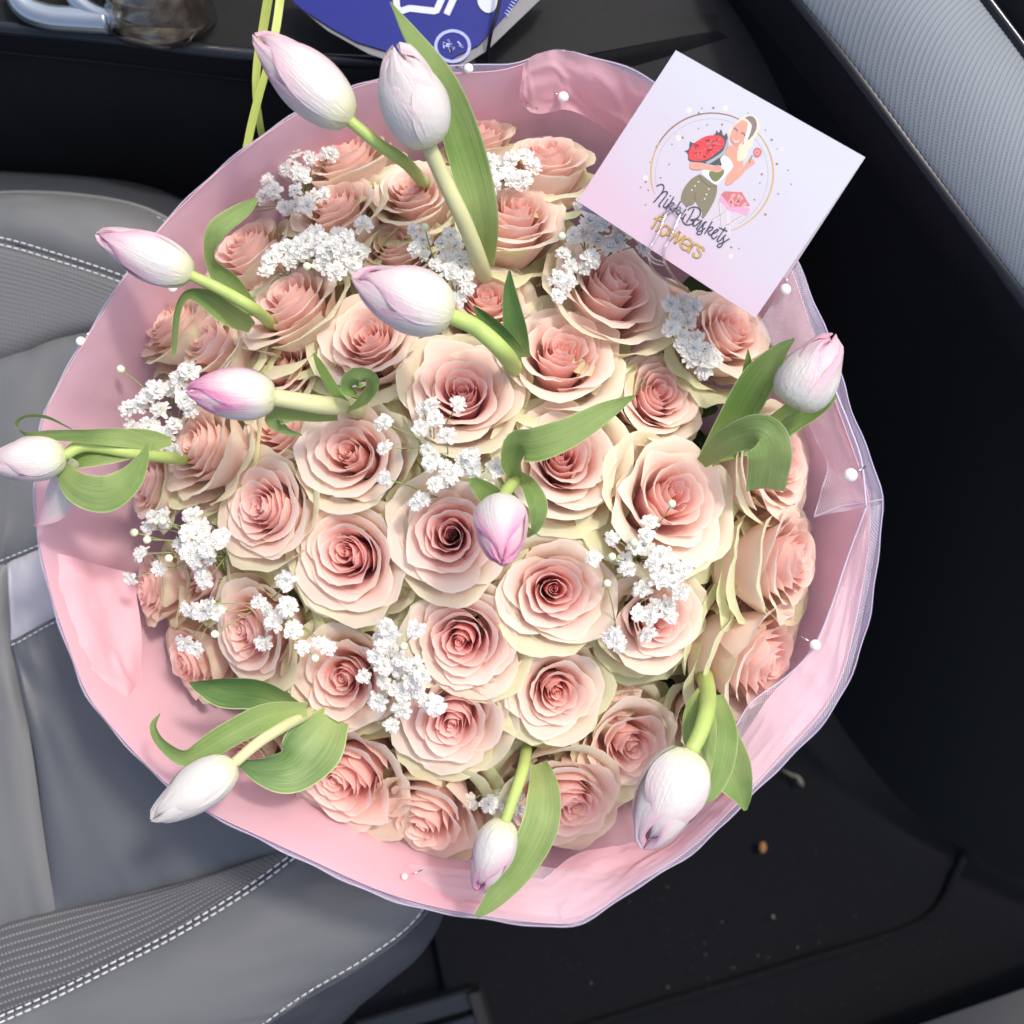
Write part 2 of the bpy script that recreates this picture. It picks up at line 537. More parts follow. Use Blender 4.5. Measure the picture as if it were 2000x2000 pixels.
# label, px, py, radius px, and optional overrides: dz, tilt, az, tint, open
ROSES = [
 ("large round rose with a sunken coral heart, above the white sprig in the middle", 900, 755, 110, dict(tint=.7)),
 ("tall open rose between the big front tulip's leaves and the small bright pink rose", 1098, 688, 106, dict(tint=.6)),
 ("rose half crossed by the long pointed leaf of the centre tulip", 1108, 893, 112, dict(tint=.3)),
 ("smaller bright pink tight rose at the foot of the right hand leaves", 1288, 765, 88, dict(tint=1.0, open=.9, dz=-.012)),
 ("widest open creamy rose, just above the right hand white sprig", 1318, 983, 120, dict(tint=.2, dz=.006)),
 ("wide open pale rose directly below the printed card", 1193, 565, 108, dict(tint=.3)),
 ("peach rose right of the long upright tulip leaf", 1003, 420, 86, dict(tint=.2)),
 ("peach rose standing behind two short pointed tulip leaves", 958, 580, 80, dict(tint=.2, dz=-.01)),
 ("rose left of the middle white sprig, ringed by yellow green guard petals", 678, 880, 102, dict(tint=.1)),
 ("tall oval rose with a smooth pink cup, on the left of the middle", 512, 992, 98, dict(tint=.7, tilt=34)),
 ("large flat round rose with dark pink swirl, lower left of the middle", 678, 1090, 112, dict(tint=.8)),
 ("rose partly covered by the small pink tulip that points at the camera", 872, 1045, 118, dict(tint=.8)),
 ("round swirl rose whose rim carries one lone white floret", 1085, 1158, 110, dict(tint=.6)),
 ("bright coral hearted rose under the right hand white sprig", 1283, 1208, 96, dict(tint=.9)),
 ("wide rose with a deep open fold, in the middle of the lower half", 908, 1255, 110, dict(tint=.9)),
 ("neat cupped rose up to the left of the largest white tulip", 1085, 1358, 92, dict(tint=.4)),
 ("big rose above the bottom tulip, with browned nick in a petal", 882, 1405, 112, dict(tint=.7)),
 ("rose left of the lower white sprig, beside the broad tulip leaf", 660, 1330, 102, dict(tint=.5)),
 ("low wide rose at the lower left, beneath the rose next to the broad leaf", 678, 1512, 108, dict(tint=.6, tilt=30)),
 ("ruffled rose at the bottom edge, left of the bottom tulip", 835, 1588, 82, dict(tint=.3, tilt=38, az=-110)),
 ("rose at the bottom edge, right of the long hanging tulip leaf", 1103, 1556, 94, dict(tint=.5, tilt=30)),
 ("rose tucked behind the largest white tulip", 1222, 1445, 84, dict(tint=.4, dz=-.012)),
 ("dull pale rose over the dark pointed leaf at the lower left", 492, 1232, 88, dict(tint=.5, tilt=36)),
 ("narrow peach rose between the wrap and the tall oval rose, facing left", 385, 875, 84, dict(tint=.1, tilt=46)),
 ("wide rose to the left of the big front tulip", 560, 595, 90, dict(tint=.4)),
 ("rose right under the tip of the big front tulip", 710, 655, 90, dict(tint=.3)),
 ("peach rose half hidden behind the pinkest tulip", 545, 712, 78, dict(tint=.1, dz=-.014)),
 ("shaggy rose above the tip of the pinkest tulip", 418, 668, 74, dict(tint=.2, tilt=48)),
 ("rose against the left wall of the wrap, next to the thin bent leaf", 338, 640, 66, dict(tint=.1, tilt=55)),
 ("peach rose inside the folded leaf at the upper left", 480, 488, 72, dict(tint=.1, tilt=50)),
 ("cup shaped rose with a large smooth back petal, above the upper left sprigs", 655, 405, 80, dict(tint=.1, tilt=46)),
 ("cream rose with browned petal tips, left of the upright tulip stem", 805, 370, 72, dict(tint=.1, tilt=38)),
 ("rose at the upper edge behind the top left sprig", 672, 312, 70, dict(tint=.2, tilt=52)),
 ("small pink rose at the very top, against the back of the wrap", 934, 268, 58, dict(tint=.8, tilt=50)),
 ("pale rose at the top right, cut off by the edge of the card", 1068, 312, 72, dict(tint=.2, tilt=50)),
 ("narrow rose below the bottom corner of the card", 1402, 645, 76, dict(tint=.2, tilt=42)),
 ("rose behind the curled leaf, under the tulle on the right", 1495, 905, 86, dict(tint=.3, tilt=48, az=10)),
 ("rose lying on its side at the right edge, facing right", 1515, 1098, 92, dict(tint=.3, tilt=58, az=0)),
 ("rose turned to the lower right, half covered by the tulle fold", 1468, 1285, 92, dict(tint=.6, tilt=58, az=-25)),
 ("small rose at the left edge under the looped leaf", 292, 945, 52, dict(tint=.4, tilt=55)),
 ("thin bright pink rose seen edge on, deep at the left wall of the wrap", 300, 1150, 54, dict(tint=1.0, tilt=58, dz=-.01)),
 ("drooping pale rose under the left hand white sprig", 392, 1115, 80, dict(tint=.5, tilt=50, dz=-.02)),
 ("small rose deep at the lower left wall, above the dark leaf", 372, 1290, 60, dict(tint=.5, tilt=52, dz=-.015)),
 ("loose peach rose below the pinkest tulip", 545, 830, 82, dict(tint=.1, dz=-.018, tilt=35)),
 ("peach rose under the two upper white sprigs", 770, 480, 78, dict(tint=.1, dz=-.016)),
 ("little pink rose peeping out under the broad leaf at the lower left", 490, 1478, 50, dict(tint=.9, tilt=50, dz=-.01)),
 ("pale rose sunk between the coral hearted rose and the neat cupped rose", 1190, 1325, 76, dict(tint=.3, dz=-.03)),
 ("sunken rose behind the narrow one near the card", 1290, 610, 76, dict(tint=.2, dz=-.03, tilt=35)),
 ("sunken peach rose right of the coral hearted rose", 1415, 1195, 88, dict(tint=.2, dz=-.035, tilt=45, az=-10)),
 ("sunken rose beside the green stem of the largest white tulip", 1385, 1405, 66, dict(tint=.3, dz=-.012, tilt=28)),
 ("sunken pale rose between the two lowest roses, beneath the bottom tulip", 960, 1610, 76, dict(tint=.3, dz=-.025, tilt=34)),
]
for i, (lab, px, py, rp, o) in enumerate(ROSES):
    ti, az = auto_tilt(px, py)
    if py > 1420: py += 12; rp *= 1.08
    if px > 1380: px += 18; rp *= 1.05
    make_rose(lab, px, py, rp, dome(px, py) + o.get('dz', 0), o.get('tilt', ti), o.get('az', az), 100 + i, tint=o.get('tint', .5), openness=o.get('open', 1.0))

# ------------------------------------------------------------------ wrapping: film, tulle, pearls
RIM = [(1103,103),(1052,103),(1030,128),(976,141),(867,143),(740,156),(686,172),(587,217),(507,270),(427,333),(340,417),(311,449),(254,525),
       (203,609),(145,700),(83,813),(69,965),(76,1059),(109,1193),(149,1300),(167,1358),(254,1460),(326,1532),(406,1586),(572,1662),(700,1722),
       (748,1742),(838,1769),(933,1786),(1030,1800),(1125,1808),(1157,1787),(1248,1722),(1350,1660),(1460,1549),(1612,1388),(1651,1310),
       (1683,1157),(1700,1041),(1702,975),(1680,918),(1622,759),(1590,660),(1545,520),(1480,400),(1400,290),(1320,205),(1262,162),(1193,132)]
wrap = empty("flower_wrap", (-0.012, 0, -0.40), "pink wrapping film and white tulle gathered round the whole bouquet, pinned with pearls", "flower wrap")
AX = np.array([-0.012, 0.0])
LEV_S = np.array([1.0, 0.985, 0.965, 0.935, 0.885, 0.80, 0.66, 0.48, 0.32, 0.18, 0.12])
LEV_Z = np.array([0.0, -.012, -.028, -.048, -.075, -.105, -.15, -.21, -.27, -.33, -.385])
NR = 420
rim_px = resample(RIM, NR, closed=True)
for _ in range(14):
    rim_px = (np.roll(rim_px, 1, 0) + 2 * rim_px + np.roll(rim_px, -1, 0)) / 4

def rim_z(ang):
    return 0.004 * np.sin(3 * ang + 1) + 0.003 * np.sin(5 * ang)

def loft(rpx, grow=1.0, dz=0.0, pleat=0.004, seed=3, levels=None):
    w = []
    for x, y in rpx:
        z0 = rim_z(math.atan2(1000 - y, x - 950)) + dz
        w.append(P(x, y, z0))
    w = np.array([list(q) for q in w])
    n = len(w)
    rel = w[:, :2] - AX
    ang = np.arctan2(rel[:, 1], rel[:, 0])
    nl = 46
    s = np.interp(np.linspace(0, len(LEV_S) - 1, nl), np.arange(len(LEV_S)), LEV_S)
    zz = np.interp(np.linspace(0, len(LEV_Z) - 1, nl), np.arange(len(LEV_Z)), LEV_Z)
    G = np.zeros((n, nl, 3))
    rad = np.linalg.norm(rel, axis=1)
    mean_r = rad.mean()
    for j in range(nl):
        k = s[j]
        rr = rad * k * (1 - (1 - k) * .5) + mean_r * k * (1 - k) * .5
        d = (1 - k)
        rr = rr + pleat * min(1, d * 5) * vnoise(ang * 3.2 + 20, np.full(n, d * 3.0), seed) + pleat * .35 * min(1, d * 8) * vnoise(ang * 9 + 3, np.full(n, d * 2), seed + 4)
        rr = rr - .0018 * min(1, d * 10) * (1 - np.abs(vnoise(ang * 11 + 5, np.full(n, d * 1.2), seed + 40))) ** 5 + .0012 * min(1, d * 10) * 0.5 * vnoise(ang * 30, np.full(n, d * 25), seed + 50)
        rr = rr * grow
        G[:, j, 0] = AX[0] + np.cos(ang) * rr
        G[:, j, 1] = AX[1] + np.sin(ang) * rr
        G[:, j, 2] = w[:, 2] * (1 - min(1, d * 1.5)) + zz[j] + (0.0015 * vnoise(ang * 4, np.full(n, d * 9), seed + 8) if j else 0)
    return G

def metric_uv(G):
    du = np.linalg.norm(np.diff(G, axis=0), axis=2); dv = np.linalg.norm(np.diff(G, axis=1), axis=2)
    U = np.zeros(G.shape[:2]); V = np.zeros(G.shape[:2])
    U[1:] = np.cumsum(du.mean(axis=1))[:, None]
    V[:, 1:] = np.cumsum(dv, axis=1)
    return np.stack([U, V], -1)

G = loft(rim_px)
add("film_sheet", grid_mesh("film_sheet", G, MT['paper'], wrap=True), wrap)

# rolled, slightly thicker lip of the film
lip = [G[i % NR, 0] for i in range(0, NR + 1, 2)]
add("film_lip", tube_mesh("film_lip", lip, 0.0003, MT['paper'], 5), wrap)

# tulle outside the film: stands proud of it by a changing amount
def off(px, py):
    a = math.degrees(math.atan2(1000 - py, px - 950)) % 360
    prof = [(0, 22), (20, 26), (38, 18), (60, 8), (72, 10), (84, 3), (95, 14), (105, 0.5), (130, 0.5), (180, 1), (225, 1), (250, 9), (270, 6), (283, 4), (300, 6), (320, 9), (345, 20), (360, 22)]
    return np.interp(a, [p[0] for p in prof], [p[1] for p in prof])
t_px = []
for x, y in rim_px:
    d = np.array([x - 950, y - 1000]); d = d / np.linalg.norm(d)
    a = math.atan2(1000 - y, x - 950)
    o = off(x, y) * (1 + 0.12 * math.sin(a * 17)) + 1.5 * math.sin(a * 41)
    t_px.append((x + d[0] * o, y + d[1] * o))
Gt = loft(np.array(t_px), 1.003, -0.003, 0.004, 3)
m = grid_mesh("tulle_sheet", Gt[:, :30], MT['tulle'], metric_uv(Gt[:, :30]), wrap=False)
add("tulle_sheet", m, wrap)

Gt2 = loft(np.array(t_px), 1.006, -0.006, 0.004, 3)
uv2 = metric_uv(Gt2[:, :26]); uv2 = np.stack([uv2[..., 0] * .97 + uv2[..., 1] * .15, uv2[..., 1] * 1.02], -1)
add("tulle_sheet", grid_mesh("tulle_sheet", Gt2[:, :26], MT['tulle'], uv2, wrap=False), wrap)
tl = [Gt[i % NR, 0] for i in range(0, NR + 1, 2)]
MT['tulle_hem'] = plain("tulle_hem", (0.66, 0.60, 0.72), 0.6, 0.3, amt=0.03, trans=0.3)
add("tulle_hem", tube_mesh("tulle_hem", tl, 0.0003, MT['tulle_hem'], 5), wrap)

def sheet(name, top, bottom, left=None, right=None, mat='paper', wob=0.0015, seed=1, nu=50, nv=30, sc=5.0, metric=False, label=None):
    g = coons([P(*p) for p in top], [P(*p) for p in bottom], [P(*p) for p in left] if left else None, [P(*p) for p in right] if right else None, nu, nv)
    n = normals_of(g)
    uu, vv = np.meshgrid(np.linspace(0, sc, nu), np.linspace(0, sc * .7, nv), indexing='ij')
    g = g + n * (wob * (vnoise(uu, vv, seed) + .4 * vnoise(uu * 2.3, vv * 2.3, seed + 1) + .7 * (1 - np.abs(vnoise(uu * 1.7 + 3, vv * .6, seed + 2))) ** 6))[..., None]
    o = add(name, grid_mesh(name, g, MT[mat], metric_uv(g) if metric else None), wrap)
    if label: o["label"] = label
    return o

# rounded corner folded forward at the top
sheet("film_fold", [(1022,142,.004),(1032,118,.008),(1065,104,.008),(1105,103,.006),(1190,129,.004),(1262,160,.002),(1330,212,.0)],
      [(1018,205,-.018),(1050,222,-.022),(1110,216,-.022),(1180,250,-.032),(1250,300,-.04),(1300,350,-.045),(1350,380,-.045)],
      [(1022,142,.004),(1016,165,-.004),(1015,188,-.013),(1018,205,-.018)], seed=5, label="rounded corner of film folded forward")
# inner flaps of film: lower left wall, bottom, right side
sheet("film_flap", [(262,1120,-.045),(270,1220,-.045),(282,1330,-.045),(300,1430,-.04),(335,1500,-.03)],
      [(85,1075,-.012),(118,1190,-.012),(158,1300,-.012),(200,1372,-.012),(320,1505,-.010)], seed=11, wob=.0022, sc=4)
sheet("film_flap", [(335,1500,-.03),(480,1590,-.04),(600,1622,-.045),(700,1668,-.04),(800,1690,-.036),(940,1700,-.03),(1060,1716,-.02)],
      [(350,1536,-.006),(480,1610,-.006),(640,1686,-.006),(745,1730,-.006),(850,1758,-.006),(960,1778,-.006),(1100,1798,-.006)], seed=13, wob=.0012, sc=6)
sheet("film_flap", [(1060,1716,-.02),(1130,1668,-.028),(1220,1650,-.03),(1310,1622,-.03),(1400,1540,-.028)],
      [(1100,1798,-.004),(1160,1772,-.004),(1250,1708,-.004),(1345,1645,-.004),(1450,1540,-.004)], seed=15, wob=.001, sc=5)
sheet("film_flap", [(1440,1465,-.02),(1500,1365,-.012),(1560,1300,-.010),(1612,1215,-.010),(1650,1100,-.012),(1690,1000,-.004)],
      [(1462,1542,-.002),(1540,1455,-.002),(1606,1380,-.002),(1644,1305,-.002),(1674,1157,-.002),(1698,1000,.001)], seed=17, wob=.0015, sc=5, label="film folded in at the lower right under the tulle")
# tulle folded in over the roses on the right
sheet("tulle_flap", [(1590,735,.004),(1575,760,-.004),(1568,790,-.010),(1590,850,-.012),(1616,910,-.012),(1604,960,-.012),(1590,1010,-.010)],
      [(1624,735,.006),(1640,780,.006),(1660,830,.006),(1684,900,.006),(1700,940,.006),(1710,960,.006),(1716,985,.006)], mat='tulle_thin', metric=True, seed=21, wob=.0012)
sheet("tulle_flap", [(1478,640,.0),(1520,690,-.004),(1540,740,-.008),(1568,790,-.010)],
      [(1560,512,.008),(1590,600,.008),(1612,680,.008),(1640,760,.008)], mat='tulle_thin', metric=True, seed=23, wob=.001)
sheet("tulle_flap", [(1436,1420,-.006),(1470,1370,-.004),(1540,1318,-.002),(1590,1262,.0),(1625,1180,.0),(1655,1090,.0),(1692,990,.006)],
      [(1462,1552,.004),(1545,1466,.004),(1618,1392,.004),(1660,1312,.004),(1694,1160,.004),(1712,1060,.005),(1722,985,.006)], mat='tulle_thin', metric=True, seed=25, wob=.0012)
sheet("tulle_flap", [(1040,1690,-.02),(1120,1700,-.02),(1200,1690,-.02),(1300,1640,-.02),(1370,1575,-.018)],
      [(1128,1806,.003),(1190,1766,.003),(1256,1722,.003),(1352,1660,.003),(1460,1552,.003)], mat='tulle_thin', metric=True, seed=27, wob=.0012)
sheet("tulle_flap", [(655,1640,-.03),(740,1668,-.03),(800,1690,-.028),(940,1700,-.026),(1040,1690,-.02)],
      [(650,1700,.0),(760,1750,.0),(850,1778,.0),(960,1798,.0),(1128,1806,.003)], mat='tulle_thin', metric=True, seed=28, wob=.001)
def hemline(pts, r=0.0004):
    add("tulle_hem", tube_mesh("tulle_hem", catmull([P(*p) for p in pts], 60), r, MT['tulle_hem'], 5), wrap)
hemline([(1590,735,.004),(1575,760,-.004),(1568,790,-.010),(1590,850,-.012),(1616,910,-.012),(1604,960,-.012),(1590,1010,-.010)], .0003)
hemline([(1624,745,.007),(1640,785,.007),(1660,835,.007),(1682,900,.007),(1692,990,.007)], .0006)
hemline([(1436,1420,-.006),(1470,1370,-.004),(1540,1318,-.002),(1590,1262,.0),(1625,1180,.0),(1655,1090,.0),(1692,990,.006)], .0005)
hemline([(1590,1010,-.010),(1640,990,-.004),(1692,982,.004),(1722,975,.007)], .0004)

def pearl(px, py, z, r=0.0035, pin=(0.004, 0.004)):
    r *= .85
    c = P(px, py, z)
    o = add("pearl", mesh_data("pearl", *sphere_geo(c, r, 16, 10), MT['pearl']), wrap)
    add("pin", tube_mesh("pin", [c + Vector((pin[0], pin[1], -.001)), c + Vector((pin[0] * 2.2, pin[1] * 2.2, -.004))], 0.0004, MT['pin'], 6), o)
for a in ((1100,190,-.012,.0035,(-.003,.002)), (1533,566,.010,.0036,(.001,.004)), (1661,928,.012,.0042,(.004,.002)), (1592,1260,.006,.0034,(-.003,.002)),
          (755,225,-.028,.003,(.002,-.002)), (337,563,-.02,.003,(.002,.001)), (158,667,.002,.003,(.002,.003)), (790,1712,-.012,.002,(.004,.001)),
          (1378,1529,.004,.0035,(.001,.003)), (915,134,.004,.003,(-.003,.001))):
    pearl(*a)
for k, (x, y) in enumerate(((1030,206),(1040,210),(1048,211))):
    add("pin", mesh_data("pin", *sphere_geo(P(x, y, -.016), .0008, 8, 6), MT['pin']), wrap)
# ribbon that ties the neck of the wrap
MT['ribbon'] = plain("satin_ribbon", (0.80, 0.55, 0.60), 0.3, 0.5, amt=0.05)
rb = [Vector((AX[0] + math.cos(a) * .034, AX[1] + math.sin(a) * .034, -.385)) for a in np.linspace(0, 2 * math.pi, 30)]
add("ribbon", tube_mesh("ribbon", rb, 0.006, MT['ribbon'], 8), wrap)

# ------------------------------------------------------------------ tulips
MT['leaf_mid'] = leaf_material('tulip_leaf_mid', (0.08, 0.18, 0.05), (0.22, 0.33, 0.12), 60, .2)
def blade(name, spec, parent, mat='leaf', fold=0.22, nu=30, nc=9, thick=0.0):
    """leaf blade: spec = [(px, py, z, half width in px, twist in degrees), ...] from foot to tip"""
    c = catmull([[*P(a[0], a[1], a[2])] + [a[3] * PX(a[2]), math.radians(a[4] if len(a) > 4 else 0)] for a in spec], nu)
    ctr, hw, tw = c[:, :3], np.maximum(c[:, 3], 0.00025), c[:, 4]
    tan = np.gradient(ctr, axis=0); tan /= np.linalg.norm(tan, axis=1)[:, None] + 1e-12
    up = np.array([0, 0, 1.0])
    side = np.cross(tan, up)
    ln = np.linalg.norm(side, axis=1)
    for i in range(len(side)):
        if ln[i] < 0.25 and i: side[i] = side[i - 1]
        else: side[i] /= ln[i]
    nrm = np.cross(side, tan)
    cr = np.linspace(-1, 1, nc)
    G = np.zeros((nc, nu, 3)); 
    sd_ = len(spec) * 13 + int(abs(spec[0][0])) % 97
    for k, s in enumerate(cr):
        d = side * np.cos(tw)[:, None] + nrm * np.sin(tw)[:, None]
        e = -side * np.sin(tw)[:, None] + nrm * np.cos(tw)[:, None]
        wv = 0.06 * np.sin(np.linspace(0, 9, nu) + s * 2 + len(spec)) * abs(s)
        G[k] = ctr + d * (hw * s)[:, None] + e * (hw * (fold * (s * s - 0.5) + wv + .10 * vnoise(np.linspace(0, 6, nu), np.full(nu, s * 1.5 + 3), sd_)))[:, None]
    return add(name, grid_mesh(name, G, MT[mat]), parent)

def tulip(label, tip, base, rpx, pink, stem, leaves=(), roll=0.0, seed=1, open_=0.0, stem_mat='stem', wilt=None, srad=0.0032, fat=0.82):
    rng = np.random.RandomState(seed)
    A, Bp = P(*tip), P(*base)
    L = (A - Bp).length; ax = (A - Bp).normalized()
    R = rpx * 0.87 * PX((tip[2] + base[2]) / 2)
    root = empty("tulip", P(*stem[-1]), label, "tulip", "tulips standing out of the bouquet")
    ref = Vector((0, 0, 1)) if abs(ax.z) < .9 else Vector((0, 1, 0))
    e1 = (ref - ax * ref.dot(ax)).normalized(); e2 = ax.cross(e1)
    nu, nv = 17, 20
    u = np.linspace(-1, 1, nu)[:, None]; s = np.linspace(0, 1, nv)[None, :]
    for k in range(6):
        inner = k % 2 == 1
        phi = math.radians(60 * k + roll) + rng.uniform(-.12, .12)
        sc = 0.90 if inner else 1.0
        top = 1.0 + (0.02 if inner else rng.uniform(-.10, 0.01))
        op = open_ * rng.uniform(.5, 1.3)
        prof = np.sin(np.pi * np.clip(s, 0, 1) ** fat) ** 0.52
        r = R * sc * (prof + 0.02) + R * 0.085 * np.abs(u) ** 3 * np.sin(np.pi * s) + R * 0.02 * np.exp(-(u / .15) ** 2) * np.sin(np.pi * s) + R * op * s ** 3
        r = r + R * 0.05 * vnoise(u * 2, s * 4, seed * 7 + k) * s + R * (0.05 if inner else rng.uniform(.05, .16)) * s ** 6 + R * .04 * vnoise(u * 5, s * 3, seed * 5 + k) * s ** 3
        W = math.radians(70 if inner else 64) * (1 - 0.55 * s ** 5) * (0.75 + 0.25 * np.sin(np.pi * np.clip(s, 0, 1) ** .6))
        ang = phi + u * W
        z = L * (s * top - 0.10 * np.abs(u) ** 2.5 * s ** 2)
        z = z + L * 0.02 * vnoise(u * 4 + 5, s * 0 + 2, seed + k) * s ** 3
        x = r * np.cos(ang); y = r * np.sin(ang)
        G = (np.array(Bp)[None, None] + x[..., None] * np.array(e1) + y[..., None] * np.array(e2) + z[..., None] * np.array(ax))
        if wilt and k == wilt[0]:
            n0 = np.array([list(P(*q)) for q in wilt[1]])
            cc = catmull(n0, nv); wd = R * 0.75 * np.sin(np.pi * np.clip(s[0], .04, 1) ** .7)
            tn = np.gradient(cc, axis=0); tn /= np.linalg.norm(tn, axis=1)[:, None]
            sd = np.cross(tn, [0, 0, 1]); sd /= np.linalg.norm(sd, axis=1)[:, None]
            G = cc[None] + (u * wd[None])[..., None] * sd[None] + (R * .25 * u ** 2 * np.ones((1, nv)))[..., None] * np.array([0, 0, 1.0])
        uv = np.stack([(u + 1) / 2 + 0 * s + 0.0, s + 0 * u], -1)
        add("petal", grid_mesh("petal", G, MT['tulip'], uv, {'pink': np.full(nu * nv, pink * rng.uniform(.8, 1.2))}), root)
    pts = catmull([Bp + ax * 0.002] + [P(*q) for q in stem], 26)
    add("stem", tube_mesh("stem", pts, np.linspace(srad * .82, srad * .98, 26), MT[stem_mat], 12), root)
    for lf in leaves:
        kw = lf[1] if isinstance(lf, tuple) else {}
        blade("leaf", lf[0] if isinstance(lf, tuple) else lf, root, **kw)
    return root

tulip("white tulip flushed pink at its pointed tip, uppermost left, overhanging the dark console", (500,72,.075), (688,240,.07), 64, .55,
      [(740,282,.066),(792,318,.05),(830,360,-.02)], (), 20, 1)
tulip("upright white tulip with slightly parted petals, directly in front of its long green leaf", (772,92,.095), (838,288,.07), 74, .22,
      [(862,340,.062),(905,430,.05),(940,520,.02),(950,560,-.03)],
      [([(945,520,.015,20,-10),(938,420,.045,34,-8),(905,290,.06,40,-15),(860,165,.075,34,-25),(800,70,.085,22,-40),(762,4,.09,3,-50)], {'fold': .5})], 50, 2, open_=.10, stem_mat='stem_pale', srad=.0043)
tulip("white tulip with a rosy beak lying level over the left rim, short yellow green stem", (193,458,.045), (378,540,.04), 54, .6,
      [(430,565,.036),(495,603,.03),(540,640,-.02)],
      [([(500,612,.02,10,0),(450,560,.03,26,20),(412,505,.035,20,50),(425,450,.04,22,10),(475,410,.035,16,0),(503,388,.03,3,0)], {'fold': .3}),
       ([(492,640,.012,12,0),(450,612,.02,26,-10),(400,580,.03,20,30),(365,575,.034,12,55),(346,610,.032,9,60),(340,680,.02,5,40),(338,702,.018,1,40)], {'fold': .3})], 0, 3)
tulip("largest tulip of the upper half, white with mauve tip, lying across the sprigs in front", (692,545,.085), (888,620,.08), 72, .5,
      [(930,640,.074),(985,690,.062),(1010,730,.0)],
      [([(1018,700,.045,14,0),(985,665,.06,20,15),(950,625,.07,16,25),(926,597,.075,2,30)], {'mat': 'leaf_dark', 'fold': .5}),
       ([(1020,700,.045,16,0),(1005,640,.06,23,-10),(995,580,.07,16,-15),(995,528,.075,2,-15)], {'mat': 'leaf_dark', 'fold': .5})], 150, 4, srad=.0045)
tulip("pinkest tulip, magenta lower side, pointing left beside the left hand white sprig", (366,764,.07), (542,776,.066), 56, 1.25,
      [(590,785,.06),(640,792,.05),(685,795,.03),(720,820,-.03)],
      [([(690,800,.035,12,0),(672,790,.045,12,-30),(645,750,.05,12,-35),(625,715,.055,9,-30),(612,690,.058,2,-30)], {'fold': .3}),
       ([(668,805,.040,4,0),(690,795,.045,8,40),(716,770,.054,26,55),(720,744,.062,28,50),(696,738,.066,26,48),(682,758,.060,20,60),(698,772,.056,12,70)], {'fold': .1}),
       ([(660,812,.036,10,0),(615,810,.045,14,20),(575,805,.052,18,10),(535,818,.055,20,-20),(560,842,.05,10,-40),(590,850,.045,2,-40)], {'fold': .3})], 35, 5, stem_mat='stem_pale', srad=.0048)
tulip("wilting white tulip hanging off the left edge of the picture, one petal drooping", (-25,905,.05), (132,890,.045), 50, .45,
      [(170,872,.04),(260,885,.035),(340,895,.01),(380,900,-.04)],
      [([(335,862,.02,8,0),(285,862,.03,24,0),(225,872,.036,34,-10),(165,885,.038,34,-20),(122,905,.038,22,-30)], {'fold': .3}),
       ([(120,888,.036,6,0),(128,925,.044,20,0),(155,955,.050,32,0),(205,965,.054,36,0),(250,938,.054,28,0),(276,900,.052,14,0),(289,866,.05,2,0)], {'fold': -.15, 'nu': 40}),
       ([(300,870,.03,10,0),(240,855,.042,18,10),(170,852,.048,14,20),(100,850,.05,12,35),(55,850,.052,12,60),(34,832,.054,12,80),(48,815,.056,12,95),(90,815,.054,10,110),(140,838,.05,2,120)], {'fold': .1, 'nu': 40})],
      10, 6, wilt=(2, [(150,900,.044),(125,960,.03),(105,1000,.02),(68,1028,.012)]))
tulip("creamy tulip with one pink patch at the right rim, behind the curled leaf", (1628,655,.05), (1545,796,.04), 66, .5,
      [(1530,806,.036),(1470,848,.02),(1390,890,.0),(1350,920,-.05)],
      [([(1375,905,.0,16,0),(1430,830,.02,32,10),(1480,745,.035,34,15),(1520,690,.045,18,10),(1552,661,.05,2,10)], {'fold': .5}),
       ([(1400,890,.005,14,0),(1490,850,.01,28,-10),(1560,810,.015,26,-10),(1610,782,.02,18,0),(1632,772,.02,5,0)], {'fold': .3}),
       ([(1370,905,.01,12,0),(1410,870,.03,26,0),(1450,850,.042,34,-30),(1488,852,.050,44,-20),(1503,885,.046,44,-8),(1500,925,.036,42,0),(1494,958,.026,38,0)], {'fold': .12}),
       ([(1455,760,.02,10,0),(1460,715,.03,9,0),(1461,682,.035,1,0)], {'fold': .4})], 75, 7, open_=.03, fat=.66)
tulip("small bright pink tulip in the middle of the bouquet, pointing at the camera", (980,1098,.100), (978,985,.070), 60, 1.1,
      [(985,965,.062),(1005,940,.045),(1015,930,.0)],
      [([(985,990,.055,14,0),(955,965,.065,22,10),(930,945,.07,14,10),(914,935,.072,1,10)], {'fold': .3}),
       ([(1010,935,.045,10,0),(1000,905,.058,22,-20),(1010,870,.068,30,-30),(1045,868,.074,34,-15),(1110,845,.075,30,0),(1180,805,.072,20,0),(1240,773,.068,2,0)], {'fold': .25, 'nu': 40}),
       ([(1010,925,.04,8,0),(1035,950,.052,16,0),(1050,990,.055,22,30),(1046,1030,.05,16,50),(1030,1050,.045,3,50)], {'fold': .3})], 0, 8, fat=.62)
tulip("plain white tulip with a bent beak at the lower left, over the grey seat", (298,1600,.045), (462,1488,.04), 52, .08,
      [(505,1450,.035),(560,1415,.02),(600,1395,.0),(640,1380,-.05)],
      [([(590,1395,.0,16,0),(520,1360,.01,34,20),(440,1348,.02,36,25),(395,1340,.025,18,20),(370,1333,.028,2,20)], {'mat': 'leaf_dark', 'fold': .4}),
       ([(600,1385,.01,14,0),(520,1400,.028,26,-10),(440,1440,.036,26,-15),(370,1480,.04,22,20),(320,1455,.042,16,30),(300,1420,.042,9,30),(313,1393,.042,1,30)], {'fold': .35}),
       ([(655,1400,-.005,30,0),(615,1455,.006,58,0),(570,1500,.014,48,0),(520,1505,.02,32,0),(468,1490,.024,6,0)], {'fold': .45, 'mat': 'leaf_mid'})], 25, 9, stem_mat='stem_pale')
